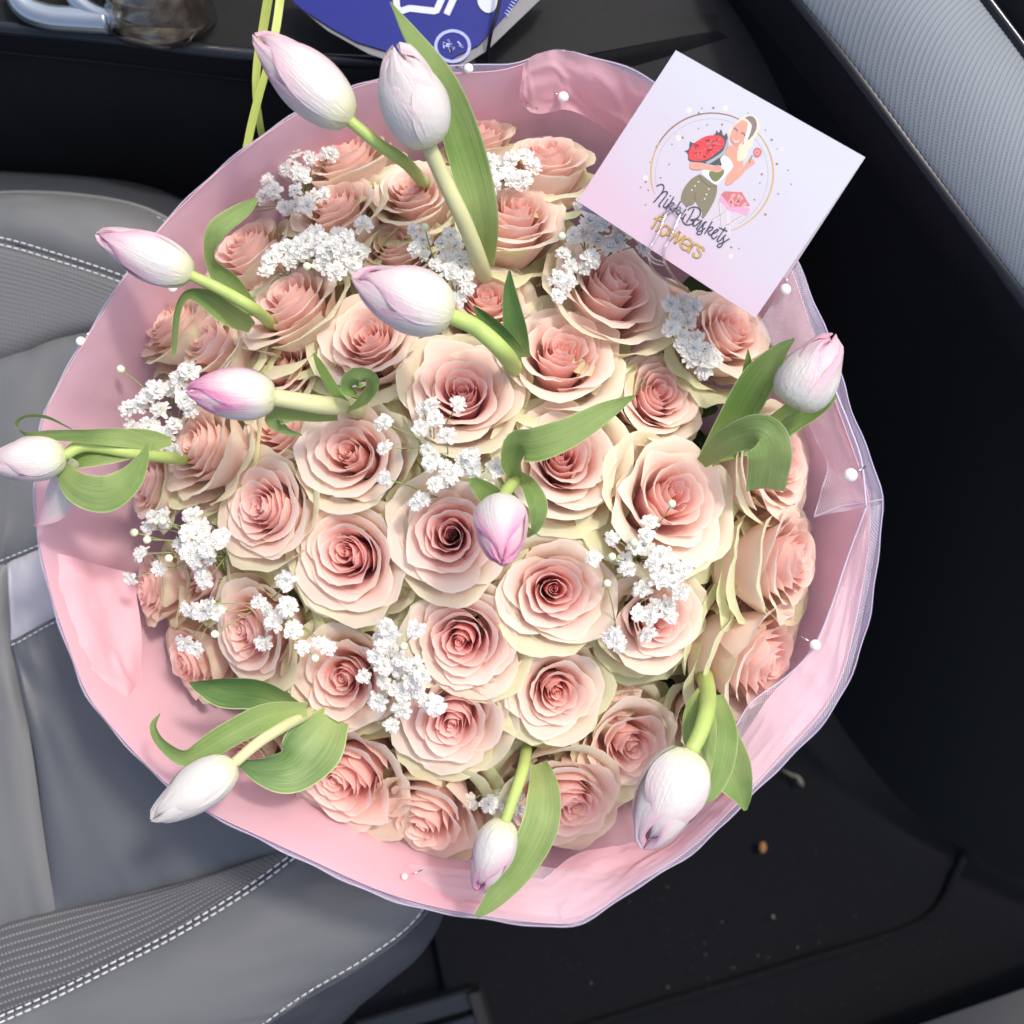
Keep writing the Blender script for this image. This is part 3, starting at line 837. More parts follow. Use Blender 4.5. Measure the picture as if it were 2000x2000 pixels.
tulip("slim striped tulip at the bottom edge next to its long hanging leaf", (935,1740,.03), (988,1600,.035), 46, .6,
      [(1002,1560,.03),(1022,1500,.015),(1030,1450,-.04)],
      [([(1052,1490,.0,16,0),(1062,1540,.02,30,0),(1055,1610,.03,36,0),(1015,1690,.035,32,0),(965,1755,.035,20,0),(930,1790,.034,5,0)], {'fold': .3})], 15, 10)
tulip("largest white tulip, pink nose pointing down, at the lower right rim", (1258,1655,.06), (1352,1462,.055), 74, .42,
      [(1368,1430,.05),(1382,1380,.035),(1380,1335,.0),(1370,1300,-.05)],
      [([(1395,1370,.01,14,0),(1400,1430,.02,38,0),(1425,1500,.025,42,0),(1448,1550,.022,22,0),(1456,1583,.02,3,0)], {'fold': .3}),
       ([(1400,1355,.02,12,0),(1418,1420,.045,22,10),(1412,1490,.055,22,15),(1390,1545,.06,16,10),(1358,1572,.062,3,0)], {'fold': .3}),
       ([(1370,1350,.02,10,0),(1350,1390,.03,14,0),(1345,1440,.035,12,0),(1350,1470,.03,3,0)], {'fold': .3})], 5, 11, srad=.0045)

# ------------------------------------------------------------------ baby's breath
def floret_mesh(seed):
    rng = np.random.RandomState(seed)
    B = Bag()
    for ring, (n, el, ln, wd) in enumerate(((9, .05, 1.0, .24), (9, .45, .95, .22), (8, .85, .84, .19), (7, 1.2, .70, .16))):
        for k in range(n):
            a = 6.283 * (k + ring * .4) / n + rng.uniform(-.25, .25)
            e = el + rng.uniform(-.25, .25)
            l = ln * rng.uniform(.8, 1.12); w = wd * rng.uniform(.8, 1.25)
            V = []
            tw = rng.uniform(-.7, .7)
            for i in range(4):
                s = i / 3
                ee = e + 0.35 * s * rng.uniform(-.5, 1)
                c = np.array([math.cos(a) * math.cos(ee), math.sin(a) * math.cos(ee), math.sin(ee)]) * l * s
                sd = np.array([-math.sin(a), math.cos(a), tw]) * w * (0.35, .85, 1.05, .75)[i]
                ctr = c + np.array([0, 0, -.06 if i == 3 else 0.0])
                V += [c - sd, ctr + np.array([0, 0, -.09 * s]), c + sd]
            B.put(V, [(i * 3 + j, i * 3 + j + 1, i * 3 + j + 4, i * 3 + j + 3) for i in range(3) for j in range(2)])
    return B.mesh("floret", MT['gyp'], smooth=False)
FLO = [floret_mesh(s) for s in range(7)]
def bud_mesh():
    B = Bag(); B.put(*sphere_geo((0, 0, .1), .55, 10, 8, (1, 1, 1.25)))
    return B.mesh("bud", MT['gyp_bud'])
BUD = bud_mesh()
def calyx_mesh():
    B = Bag(); B.put(*sphere_geo((0, 0, -.12), .20, 8, 5, (1, 1, 1.5)))
    return B.mesh("calyx", MT['twig'])
CLX = calyx_mesh()

def sprig(label, pts, node, buds=(), rise=0.022, seed=1, rad=21.5):
    rng = np.random.RandomState(seed)
    nz = dome(*node) - 0.025
    N = P(node[0], node[1], nz)
    root = empty("gypsophila_sprig", N + Vector((0, 0, -.03)), label, "baby's breath", "white baby's breath sprigs tucked between the roses")
    B = Bag()
    B.tube([N + Vector((0, 0, -.06)), N + Vector((0, 0, -.02)), N], 0.0008)
    subs = []
    for k in range(max(2, len(pts) // 4)):
        q = pts[rng.randint(len(pts))]
        s = N.lerp(P(q[0], q[1], dome(*q) + rise * .5), .55); subs.append(s)
        B.tube(catmull([N, N.lerp(s, .5) + Vector((0, 0, .003)), s], 5), 0.0005)
    for i, q in enumerate(list(pts) + list(buds)):
        isb = i >= len(pts)
        c = P(q[0], q[1], dome(*q) + rise + rng.uniform(-.007, .007) + (.004 if isb else 0))
        s = min(subs + [N], key=lambda t: (t - c).length)
        mid = s.lerp(c, .55) + Vector((rng.uniform(-.002, .002), rng.uniform(-.002, .002), rng.uniform(-.003, .001)))
        B.tube(catmull([s, mid, c], 6), 0.00033, 5)
        d = (c - mid).normalized()
        d = (d * .6 + Vector((rng.uniform(-.5, .5), rng.uniform(-.5, .5), rng.uniform(.5, 1.0)))).normalized()
        sc = (rad * rng.uniform(.72, 1.08) if not isb else 15) * PX(c.z)
        o = add("bud" if isb else "floret", BUD if isb else FLO[rng.randint(len(FLO))], root, False)
        o.rotation_mode = 'QUATERNION'
        o.rotation_quaternion = Vector((0, 0, 1)).rotation_difference(d) @ Quaternion((0, 0, 1), rng.rand() * 6.28)
        o.scale = (sc, sc, sc * rng.uniform(.75, 1.0))
        o.location = c - root.location
        if not isb:
            x = add("calyx", CLX, o, False)
    m = B.mesh("twig", MT['twig'])
    add("twig", m, root)
    return root

sprig("loose white sprig at the upper left, spread over the inner wall of the wrap", [(535,313),(575,297),(605,308),(645,302),(560,330),(585,338),(592,350),(525,355),(515,385),(535,372),(577,372),(578,402),(555,405),(600,402),(612,385),(632,380)], (600,420), [(470,405),(478,412)], seed=1, rise=.02)
sprig("dense white sprig touching the tip of the big front tulip", [(530,505),(545,488),(565,510),(580,480),(600,468),(615,455),(612,482),(632,468),(640,490),(655,478),(680,460),(690,482),(700,492),(710,438),(660,458),(520,530),(630,515),(655,530),(690,518),(560,482),(595,497),(575,500),(668,498)], (620,560), [(600,520)], seed=2)
sprig("white sprig between the big front tulip and the long upright leaf", [(808,450),(812,485),(830,500),(880,460),(890,480),(870,502),(898,505),(850,517),(880,530),(905,542),(915,562),(862,475),(898,582),(825,470),(905,520)], (860,590), [(830,445)], seed=3)
sprig("small white sprig under the pink rose at the very top", [(955,315),(975,325),(1000,310),(1025,305),(1042,325),(960,345),(990,340),(1020,350),(965,362),(1003,352)], (980,400), [], seed=4, rise=.018)
sprig("budding white sprig reaching up to the bottom edge of the card", [(1140,400),(1150,432),(1175,440),(1212,445),(1245,448),(1258,480),(1140,455),(1165,470),(1190,482),(1120,460),(1100,495),(1115,520),(1140,525),(1155,505),(1090,545),(1108,550),(1090,578),(1205,472)], (1150,580), [(1178,393),(1220,438),(1097,462),(1200,420),(1230,460)], seed=5, rise=.026)
sprig("thick white sprig hanging below the middle of the card's lower edge", [(1310,595),(1335,590),(1355,600),(1320,620),(1345,630),(1310,642),(1335,655),(1362,660),(1378,682),(1350,700),(1382,705),(1375,727),(1395,700),(1330,675),(1355,680),(1330,608)], (1330,720), [], seed=6)
sprig("round white sprig at the left edge under the pinkest tulip's tip", [(370,725),(350,740),(330,760),(305,760),(285,775),(270,790),(250,800),(258,832),(290,830),(306,848),(340,828),(370,800),(360,780),(300,865),(325,870),(285,858),(340,880),(250,850),(312,800),(330,845),(385,770)], (360,850), [(237,722)], seed=7, rise=.024)
sprig("white sprig with stray florets at the left, above the drooping rose", [(300,1010),(322,1012),(290,1030),(375,1008),(392,1030),(365,1042),(400,1050),(385,1072),(420,1060),(432,1048),(380,1095),(412,1090),(395,1117),(355,1062),(275,1082),(310,1110),(255,1130),(400,1132),(370,1080),(405,1075)], (450,1130), [(263,1040),(288,1054),(330,1090),(318,1018)], seed=8, rise=.024)
sprig("scattered white sprig on thin forked twigs at the lower left", [(370,1190),(395,1195),(410,1180),(425,1195),(360,1255),(382,1267),(505,1175),(522,1190),(542,1200),(562,1185),(535,1215),(572,1230),(590,1265),(622,1255),(642,1265),(515,1255),(558,1135)], (490,1155), [(420,1238),(615,1285)], seed=9, rise=.026)
sprig("largest white sprig, in the very middle of the bouquet", [(825,800),(850,818),(842,792),(820,835),(872,850),(895,790),(835,880),(848,897),(870,910),(895,920),(905,900),(920,890),(925,915),(865,940),(850,945),(880,928),(968,915),(825,975),(812,985),(750,875),(752,935),(750,825),(950,950),(838,905)], (880,965), [(990,955)], seed=10)
sprig("long white sprig between the widest open creamy rose and the coral hearted rose", [(1270,1020),(1240,1070),(1260,1066),(1275,1100),(1290,1085),(1310,1100),(1335,1112),(1220,1092),(1225,1112),(1160,1090),(1255,1150),(1290,1130),(1315,1135),(1330,1157),(1280,1182),(1302,1185),(1270,1202),(1265,1238),(1310,1205),(1195,1052),(1245,1197),(1262,1045)], (1255,1120), [(1312,985),(1195,1088),(1237,1060)], seed=11)
sprig("tall white sprig hanging beside the rose in the middle of the lower half", [(755,1225),(740,1245),(762,1238),(745,1262),(735,1282),(766,1270),(782,1287),(750,1302),(748,1330),(777,1310),(770,1345),(787,1355),(815,1350),(825,1320),(810,1300),(740,1370),(785,1385),(835,1370),(852,1380),(765,1417),(812,1230),(710,1320),(800,1330)], (770,1320), [(788,1262)], seed=12)
sprig("half hidden white sprig behind the stem of the bottom tulip", [(920,1565),(955,1570),(980,1560),(992,1577),(1010,1553),(1016,1580),(970,1580)], (980,1540), [], seed=13, rise=.0)
sprig("single white floret lying on the rim of the round swirl rose", [(1192,1247),(1206,1255),(1202,1238)], (1225,1300), [(1185,1140)], seed=14, rise=.02)

# dark greenery deep between the roses
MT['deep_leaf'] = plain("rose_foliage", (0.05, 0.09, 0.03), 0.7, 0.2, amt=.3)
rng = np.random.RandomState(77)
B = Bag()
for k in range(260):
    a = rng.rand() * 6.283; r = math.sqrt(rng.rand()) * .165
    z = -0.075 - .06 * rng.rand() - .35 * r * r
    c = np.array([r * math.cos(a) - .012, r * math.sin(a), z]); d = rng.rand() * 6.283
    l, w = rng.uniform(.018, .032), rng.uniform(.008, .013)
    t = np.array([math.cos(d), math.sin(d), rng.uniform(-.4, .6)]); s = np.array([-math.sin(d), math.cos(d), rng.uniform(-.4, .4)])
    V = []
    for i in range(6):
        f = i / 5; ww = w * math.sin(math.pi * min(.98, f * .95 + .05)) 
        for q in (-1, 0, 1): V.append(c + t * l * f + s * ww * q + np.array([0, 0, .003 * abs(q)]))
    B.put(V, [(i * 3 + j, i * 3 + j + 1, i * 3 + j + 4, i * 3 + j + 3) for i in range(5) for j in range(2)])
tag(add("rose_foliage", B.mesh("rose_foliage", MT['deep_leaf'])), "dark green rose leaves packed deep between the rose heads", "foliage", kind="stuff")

# ------------------------------------------------------------------ the printed card
CTL, CTR, CBL = P(1320, 98, .050), P(1690, 307, .068), P(1128, 393, .048)
card_n = (CTR - CTL).cross(CBL - CTL).normalized()
if card_n.z < 0: card_n = -card_n
def on_card(px, py, off=0.0):
    a, b = Vector((0, 0, CAM_Z)), P(px, py, 0.0)
    d = b - a
    t = (CTL - a).dot(card_n) / d.dot(card_n)
    return a + d * t + card_n * off
CBR = on_card(1475, 621)
card = empty("greeting_card", on_card(1400, 360), "square lilac folded card with a florist's logo, at the bouquet's top right", "card")

def card_material():
    M = Mat("card_print"); M.set(rough=0.5, spec=0.15)
    u, v = M.uv()
    n = M.noise(3, 2, "UV")
    f = M.math('ADD', M.math('ADD', v, M.math('MULTIPLY', M.math('SUBTRACT', 0.5, u), 0.25)), M.math('MULTIPLY', M.math('SUBTRACT', n, .5), .25))
    c = M.mix(M.ramp(f, 0.05, 0.6), (0.45, 0.46, 0.50), (0.45, 0.42, 0.47))
    c = M.mix(M.ramp(f, 0.55, 1.05), c, (0.48, 0.36, 0.43))
    M.color(c)
    return M.m
MT['card'] = card_material()
def slab(name, corners, nrm, th, mat, parent, nu=14, bow=0.0):
    a, b, c, d = corners      # TL TR BR BL
    V, UV = [], []
    for i in range(nu):
        for j in range(nu):
            u, v = i / (nu - 1), j / (nu - 1)
            p = a.lerp(b, u).lerp(d.lerp(c, u), v) + nrm * bow * math.sin(math.pi * v)
            V.append(p); UV.append((u, v))
    n = len(V)
    V += [p - nrm * th for p in V[:n]]; UV += UV[:n]
    F = [(i * nu + j, i * nu + j + 1, (i + 1) * nu + j + 1, (i + 1) * nu + j) for i in range(nu - 1) for j in range(nu - 1)]
    F += [tuple(k + n for k in f[::-1]) for f in F]
    ring = [i * nu for i in range(nu)] + [(nu - 1) * nu + j for j in range(1, nu)] + [i * nu + nu - 1 for i in range(nu - 2, -1, -1)] + [j for j in range(nu - 2, 0, -1)]
    for k in range(len(ring)):
        p, q = ring[k], ring[(k + 1) % len(ring)]
        F.append((p, q, q + n, p + n))
    return add(name, mesh_data(name, V, F, mat, UV, smooth=False), parent)
slab("front_panel", (CTL, CTR, CBR, CBL), card_n, 0.0004, MT['card'], card)
slab("back_panel", (CTL - card_n * .0006, CTR - card_n * .0006, CBR.lerp(CTR, .30) + (P(1560, 512, .03) - P(1562, 500, .03)) * .4 - card_n * .010, CBL - card_n * .012), card_n, 0.0004, MT['card'], card)

def ink(name, col, rough=.45, metal=0.0):
    return plain(name, col, rough, .4, metal, amt=.06)
INK = {'navy': ink("ink_navy", (.035,.04,.075)), 'gold': ink("ink_gold", (.30,.17,.04), .4, 0), 'gold_lite': ink("ink_light_gold", (.42,.28,.08), .4, 0),
       'brown': ink("ink_brown", (.20,.11,.07)), 'skin': ink("ink_skin", (.52,.25,.18)), 'skin_dark': ink("ink_skin_shade", (.50,.20,.15)), 'blond': ink("ink_blond", (.58,.51,.37)),
       'hair_dark': ink("ink_dark_hair", (.16,.13,.12)), 'white': ink("ink_white", (.66,.65,.70)), 'red': ink("ink_red", (.52,.035,.04)), 'red_dark': ink("ink_dark_red", (.25,.01,.03)),
       'olive': ink("ink_olive", (.16,.14,.085)), 'olive_dark': ink("ink_dark_olive", (.08,.07,.05)), 'black': ink("ink_black", (.045,.05,.06)), 'grey': ink("ink_grey", (.28,.30,.33)), 'pink': ink("ink_pink", (.50,.26,.38)),
       'rose': ink("ink_rose", (.42,.12,.13)), 'peach': ink("ink_peach", (.60,.28,.26)), 'green': ink("ink_green", (.12,.14,.05)), 'cream': ink("ink_cream", (.56,.50,.44))}
ZA = lambda x, y: (1260 + x * 180 / 1932, 340 + y * 180 / 1932)
ZB = lambda x, y: (1320 + x * 180 / 1932, 200 + y * 180 / 1932)
ZC = lambda x, y: (1220 + x * 340 / 1932, 180 + y * 340 / 1932)
def flat(name, pts, Z, mat, off, parent, smooth=True, label=None):
    q = [Z(*p) for p in pts]
    if smooth: q = catmull(q + [q[0]], len(q) * 4 + 1)[:-1]
    V = [on_card(a, b, off * .4) for a, b in q]
    o = add(name, mesh_data(name, V, [tuple(range(len(V)))], mat, smooth=False), parent)
    return o
def stroke_geo(B, pts, Z, w, off, n=None, taper=0.0):
    q = np.array([Z(*p) for p in pts]); q = catmull(q, n or max(6, len(q) * 5))
    t = np.gradient(q, axis=0); t /= np.linalg.norm(t, axis=1)[:, None] + 1e-9
    nn = np.stack([-t[:, 1], t[:, 0]], -1)
    m = len(q); ww = w / 2 * (1 - taper * np.abs(np.linspace(-1, 1, m)) ** 2)
    q[0] -= t[0] * w * .35; q[-1] += t[-1] * w * .35
    V = []
    for i in range(m):
        for s in (1, -1): V.append(on_card(q[i][0] + nn[i][0] * ww[i] * s, q[i][1] + nn[i][1] * ww[i] * s, off * .4))
    B.put(V, [(2 * i, 2 * i + 1, 2 * i + 3, 2 * i + 2) for i in range(m - 1)])
def strokes(name, lst, Z, w, mat, off, parent, taper=0.0):
    B = Bag()
    for s in lst: stroke_geo(B, s, Z, w, off, taper=taper)
    return add(name, B.mesh(name, mat, smooth=False), parent)
def dots(name, lst, Z, mat, off, parent, k=1.0):
    B = Bag()
    for x, y, r in lst:
        cx, cy = Z(x, y); V = [on_card(cx + math.cos(a) * r * k, cy + math.sin(a) * r * k, off * .4) for a in np.linspace(0, 6.283, 11)[:-1]]
        B.put(V, [tuple(range(10))])
    return add(name, B.mesh(name, mat, smooth=False), parent)
ID = lambda x, y: (x, y)
logo = empty("printed_logo", (0, 0, 0)); logo.parent = card; logo.matrix_parent_inverse = parent_matrix(card).inverted()
# gold rings
ring = [(1390.7 + 119.5 * math.cos(a), 338.4 - 117.5 * math.sin(a)) for a in np.radians(np.linspace(200, -71, 70))]
strokes("ring", [ring[:40]], ID, 3.0, INK['brown'], .00008, logo, .5)
strokes("ring", [ring[36:]], ID, 3.2, INK['gold_lite'], .00010, logo, .5)
strokes("ring", [ring[:14]], ID, 3.2, INK['gold_lite'], .00011, logo, .6)
strokes("ring", [[(1390 + 110 * math.cos(a), 341 - 109 * math.sin(a)) for a in np.radians(np.linspace(197, -62, 70))]], ID, 1.0, INK['grey'], .00008, logo)
rg = np.random.RandomState(5)
dl = [(x, y, r) for x, y, r in ((985,175,2.4),(857,180,1.6),(822,230,1.9),(1080,360,2.2),(643,505,2.4),(355,607,2.4),(305,748,1.6),(278,778,1.3),(492,803,1.6),(400,953,1.8),(233,998,2.2),(262,1090,1.8),(178,1058,1.5),(232,1252,1.6),
     (1370,232,1.2),(1562,420,1.6),(1632,530,2.5),(1522,912,2.4),(1500,1010,1.6),(1688,797,2.4),(1813,868,1.6),(1848,1022,1.6),(1440,1195,1.8),(1703,1130,1.7),(1562,1358,2.6),(1182,1722,2.2),(1268,1736,1.6),(527,388,1.5),(585,350,1),(525,580,1.6),(913,365,1.6),(820,405,1.5),(1690,632,1.3))]
dots("speckle", dl, ZC, INK['brown'], .0001, logo)["kind"] = "stuff"
dots("speckle", [(x, y, r * .6) for x, y, r in zip(rg.uniform(250, 1700, 40), rg.uniform(180, 1300, 40), rg.uniform(.8, 1.6, 40))], ZC, INK['grey'], .00006, logo)["kind"] = "stuff"
dots("speckle", [(715,200,6),(1120,180,6),(600,510,6),(230,950,5),(1180,1820,5),(1745,640,3)], ZC, INK['cream'], .00005, logo)["kind"] = "stuff"
# the drawn woman holding flowers
fig = [("hair", 'blond', [(1230,500),(1270,410),(1380,320),(1460,275),(1570,262),(1680,310),(1745,430),(1740,560),(1680,700),(1610,800),(1600,900),(1530,960),(1480,1060),(1470,1160),(1400,1200),(1310,1260),(1285,1150),(1285,1000),(1330,880),(1300,700)]),
       ("hair_root", 'hair_dark', [(1440,320),(1560,285),(1650,330),(1695,440),(1685,560),(1610,700),(1500,800),(1560,640),(1590,480),(1520,380)]),
       ("hair_root", 'hair_dark', [(1440,800),(1400,870),(1340,930),(1300,1000),(1350,1010),(1420,930)]),
       ("face", 'skin', [(1190,530),(1290,420),(1400,370),(1500,430),(1520,560),(1470,720),(1420,820),(1330,890),(1230,900),(1160,830),(1140,720),(1155,610)]),
       ("hair_lock", 'blond', [(1110,620),(1140,560),(1240,480),(1400,345),(1300,400),(1200,530),(1130,700),(1110,700)]),
       ("hair_lock", 'white', [(1520,430),(1570,500),(1545,640),(1490,760),(1475,880),(1430,950),(1440,760),(1490,600)]),
       ("neck", 'skin', [(1120,900),(1230,915),(1320,890),(1290,1050),(1320,1230),(1400,1220),(1410,1300),(1380,1370),(1120,1490),(1190,1300),(1150,1200),(1010,1090),(1050,980)]),
       ("hair_lock", 'blond', [(1330,900),(1450,880),(1500,950),(1470,1150),(1310,1240),(1290,1100)]),
       ("white_top", 'white', [(1000,1110),(1100,1160),(1190,1290),(1170,1400),(1070,1500),(960,1620),(870,1720),(790,1690),(560,1490),(620,1400),(940,1330),(940,1200)]),
       ("flower_paper", 'black', [(180,1020),(270,980),(300,820),(400,850),(800,680),(850,590),(900,640),(950,570),(1000,700),(1070,655),(1100,900),(1020,1080),(930,1190),(960,1330),(760,1310),(520,1260),(280,1230),(250,1080)]),
       ("paper_sheen", 'grey', [(620,1260),(820,1150),(1000,1000),(1080,760),(1095,900),(1010,1090),(860,1190),(700,1290)]),
       ("red_bunch", 'red', [(270,1060),(340,900),(480,790),(640,710),(800,690),(940,710),(1020,820),(1000,940),(880,1030),(760,1140),(600,1210),(420,1230),(280,1180)]),
       ("stalks", 'green', [(700,1450),(980,1400),(1005,1500),(880,1650),(780,1650),(700,1540)]),
       ("arm", 'skin', [(300,1250),(480,1265),(760,1330),(900,1315),(950,1350),(975,1410),(940,1450),(860,1470),(700,1430),(520,1410),(340,1400),(285,1330)]),
       ("arm", 'skin', [(1035,1720),(1050,1600),(1110,1490),(1200,1460),(1400,1370),(1540,1180),(1640,1220),(1650,1290),(1560,1350),(1430,1450),(1300,1580),(1180,1700),(1080,1742)]),
       ("held_rose", 'rose', [(1620,1040),(1650,970),(1720,950),(1790,1000),(1795,1080),(1740,1150),(1660,1150)])]
for k, (nm, c, pts) in enumerate(fig):
    flat(nm, pts, ZB, INK[c], .00012 + k * .00002, logo)
strokes("line", [[(1225,540),(1260,560),(1290,600)],[(1380,640),(1420,650),(1450,700)]], ZB, 2.6, INK['hair_dark'], .0005, logo)
strokes("line", [[(1205,790),(1240,830),(1290,830),(1320,800)]], ZB, 2.0, INK['white'], .0005, logo)
strokes("line", [[(1200,780),(1235,845),(1290,850),(1330,795)],[(1300,640),(1270,700),(1245,730)],[(1140,720),(1170,830),(1230,905),(1330,890)]], ZB, .9, INK['skin_dark'], .00052, logo)
strokes("line", [[(1060,1700),(1110,1600),(1240,1500)],[(860,1310),(930,1350)],[(850,1360),(940,1395)],[(290,1350),(340,1410),(520,1420)],[(1430,1460),(1300,1590),(1090,1745)]], ZB, .9, INK['skin_dark'], .00052, logo)
strokes("line", [[(1600,1120),(1570,1180),(1540,1270)]], ZB, 2.2, INK['green'], .00052, logo)
strokes("line", [[(1650,1060),(1700,1010),(1750,1040),(1720,1090),(1670,1080)]], ZB, 1.6, INK['peach'], .00054, logo)
rp = []
for k in range(70):
    a, r = rg.rand() * 6.283, math.sqrt(rg.rand())
    x, y = 340 * r * math.cos(a), 195 * r * math.sin(a); c, s = math.cos(-.35), math.sin(-.35)
    rp.append((650 + x * c - y * s, 955 + x * s + y * c, rg.uniform(1.2, 2.4)))
dots("red_bloom", rp[:35], ZB, INK['red_dark'], .00050, logo)["kind"] = "stuff"
dots("red_bloom", rp[35:], ZB, INK['rose'], .00051, logo)["kind"] = "stuff"
flat("trousers", [(1150,0),(1200,30),(1420,200),(1505,230),(1500,400),(1430,600),(1300,830),(1215,935),(1180,900),(1190,800),(1120,700),(1050,590),(1000,650),(870,680),(790,620),(745,520),(790,350),(880,200),(1000,80)], ZA, INK['olive'], .00015, logo)
strokes("line", [[(1130,40),(1200,140),(1330,240),(1480,270)],[(1070,560),(1040,500),(1060,400)]], ZA, 1.6, INK['olive_dark'], .00017, logo)
dots("trouser_button", [(1120,162,1.6),(1047,247,1.6),(980,335,1.6),(1335,315,1.6),(1287,425,1.6),(1247,522,1.6)], ZA, INK['cream'], .0002, logo)
flat("box_side", [(1040,1200),(1075,1130),(1175,1250),(1150,1312)], ZC, INK['pink'], .00012, logo, False)
flat("box_front", [(1150,1312),(1175,1240),(1392,1290),(1360,1372)], ZC, INK['pink'], .00014, logo, False)
flat("box_roses", [(1070,1135),(1110,1100),(1300,1110),(1392,1262),(1180,1275)], ZC, INK['rose'], .00016, logo, False)
dots("box_bloom", [(rg.uniform(1130, 1300), rg.uniform(1130, 1250), 3.2) for _ in range(16)] + [(1340,1240,3),(1200,1260,3),(1320,1260,3)], ZC, INK['peach'], .00018, logo)
strokes("box_leg", [[(1050,1215),(1080,1490)],[(1140,1320),(1150,1500)],[(1120,1340),(970,1430)],[(1310,1380),(1120,1495)],[(1160,1315),(1165,1580)],[(1060,1240),(1160,1300),(1300,1370)]], ZC, 1.7, INK['cream'], .00011, logo)
strokes("box_leg", [[(1045,1215),(1072,1490)],[(1115,1332),(965,1422)],[(1305,1372),(1115,1487)]], ZC, .8, INK['brown'], .00013, logo)
# lettering
script = [[(255,250),(320,220),(375,230),(395,280),(378,350),(320,440),(250,520),(185,590)],[(215,560),(300,460),(380,385),(440,368),(468,395),(430,470),(360,560),(305,630),(295,665),(310,690)],
  [(480,530),(420,620),(388,665),(400,700),(440,690),(500,635)],[(600,490),(540,590),(480,680),(437,727)],[(470,690),(530,630),(585,605),(605,630),(565,675),(515,690),(535,735),(575,765),(625,730)],
  [(742,580),(680,680),(625,755),(580,800)],[(610,770),(670,710),(725,695),(745,722),(705,762),(650,778),(670,825),(705,850),(760,815)],[(852,740),(800,825),(757,885),(750,925),(785,932),(850,850)],
  [(1025,738),(965,865),(895,975),(872,1015)],[(905,752),(960,708),(1060,695),(1140,735),(1163,810),(1125,895),(1045,950),(955,962)],[(955,962),(1005,985),(1000,1030),(945,1062),(880,1068),(820,1035),(790,975),(812,905),(852,848)],
  [(1130,962),(1070,958),(1022,1010),(1010,1068),(1040,1092),(1100,1052),(1168,980)],[(1190,975),(1150,1055),(1095,1125),(1085,1160),(1115,1165),(1180,1100)],
  [(1180,1100),(1230,1030),(1290,1000),(1240,1045),(1212,1115),(1203,1190),(1170,1258),(1120,1272),(1088,1242),(1110,1208),(1180,1190),(1255,1140)],
  [(1405,1000),(1350,1090),(1290,1190),(1250,1250)],[(1285,1190),(1350,1130),(1410,1112),(1418,1150),(1370,1190),(1325,1205),(1340,1258),(1375,1280),(1430,1248)],
  [(1430,1248),(1490,1222),(1535,1182),(1505,1165),(1440,1210),(1400,1275),(1402,1330),(1440,1358),(1515,1300)],[(1680,1130),(1620,1220),(1550,1320),(1512,1385),(1530,1418),(1585,1385)],[(1558,1128),(1630,1160),(1715,1198)],
  [(1585,1385),(1640,1325),(1695,1275),(1650,1330),(1640,1420),(1602,1508),(1552,1542),(1520,1510),(1545,1468),(1630,1445),(1762,1360)]]
strokes("lettering", script, ZA, 2.6, INK['navy'], .0007, logo)
dots("lettering", [(530,460,1.6),(870,685,1.6)], ZA, INK['navy'], .0007, logo)
gold = [[(385,905),(340,880),(295,895),(250,965),(200,1055),(145,1138)],[(212,932),(270,955),(330,985)],[(425,930),(335,1060),(238,1200)],
  [(470,1095),(400,1085),(330,1150),(315,1230),(360,1290),(430,1270),(495,1200),(500,1130),(450,1090)],
  [(520,1150),(500,1240),(490,1290)],[(605,1160),(565,1270),(520,1390)],[(520,1390),(620,1300),(722,1222)],[(722,1222),(670,1340),(625,1450)],[(625,1450),(720,1380),(828,1305)],
  [(785,1440),(870,1485),(958,1530)],[(958,1530),(978,1450),(935,1375),(860,1352),(785,1395),(748,1480),(785,1560),(860,1592),(925,1570)],
  [(1015,1445),(960,1550),(910,1642)],[(965,1545),(1010,1490),(1065,1470),(1112,1500)],[(1228,1605),(1205,1545),(1145,1520),(1108,1570),(1145,1640),(1155,1715),(1095,1755),(1025,1725),(1012,1665)]]
strokes("lettering", gold, ZA, 4.6, INK['brown'], .0006, logo)
strokes("lettering", [[(x - 8, y - 8) for x, y in s] for s in gold], ZA, 3.2, INK['gold_lite'], .00075, logo)

# clear plastic pick that holds the card
def clear_mat(name, tint, gl):
    M = Mat(name); tp = M.node("ShaderNodeBsdfTransparent"); tp.inputs[0].default_value = (*tint, 1)
    g = M.node("ShaderNodeBsdfGlossy"); g.inputs["Roughness"].default_value = .12
    lw = M.node("ShaderNodeLayerWeight"); lw.inputs[0].default_value = gl
    mx = M.node("ShaderNodeMixShader"); M.link(lw.outputs["Facing"], mx.inputs[0]); M.link(tp.outputs[0], mx.inputs[1]); M.link(g.outputs[0], mx.inputs[2])
    M.link(mx.outputs[0], M.out.inputs[0]); return M.m
MT['clear'] = clear_mat("clear_plastic", (.95, .94, .96), .35)
pick = empty("card_pick", P(1345, 560, .0), "clear plastic fork clipped over the lower edge of the card", "card holder")
for dx in (-14, 14):
    add("prong", tube_mesh("prong", catmull([on_card(1318 + dx, 415, .002), on_card(1300 + dx, 460, .003), on_card(1282 + dx, 500, .003), P(1298 + dx, 535, .03), P(1345, 570, -.02)], 24), .0008, MT['clear'], 8), pick)
add("crossbar", tube_mesh("crossbar", catmull([on_card(1302, 418, .002), on_card(1318, 408, .002), on_card(1334, 420, .002)], 10), .0014, MT['clear'], 8), pick)
add("clip", tube_mesh("clip", catmull([on_card(1262, 495, .002), on_card(1278, 512, .002), on_card(1300, 518, .002)], 10), .0012, MT['clear'], 8), pick)

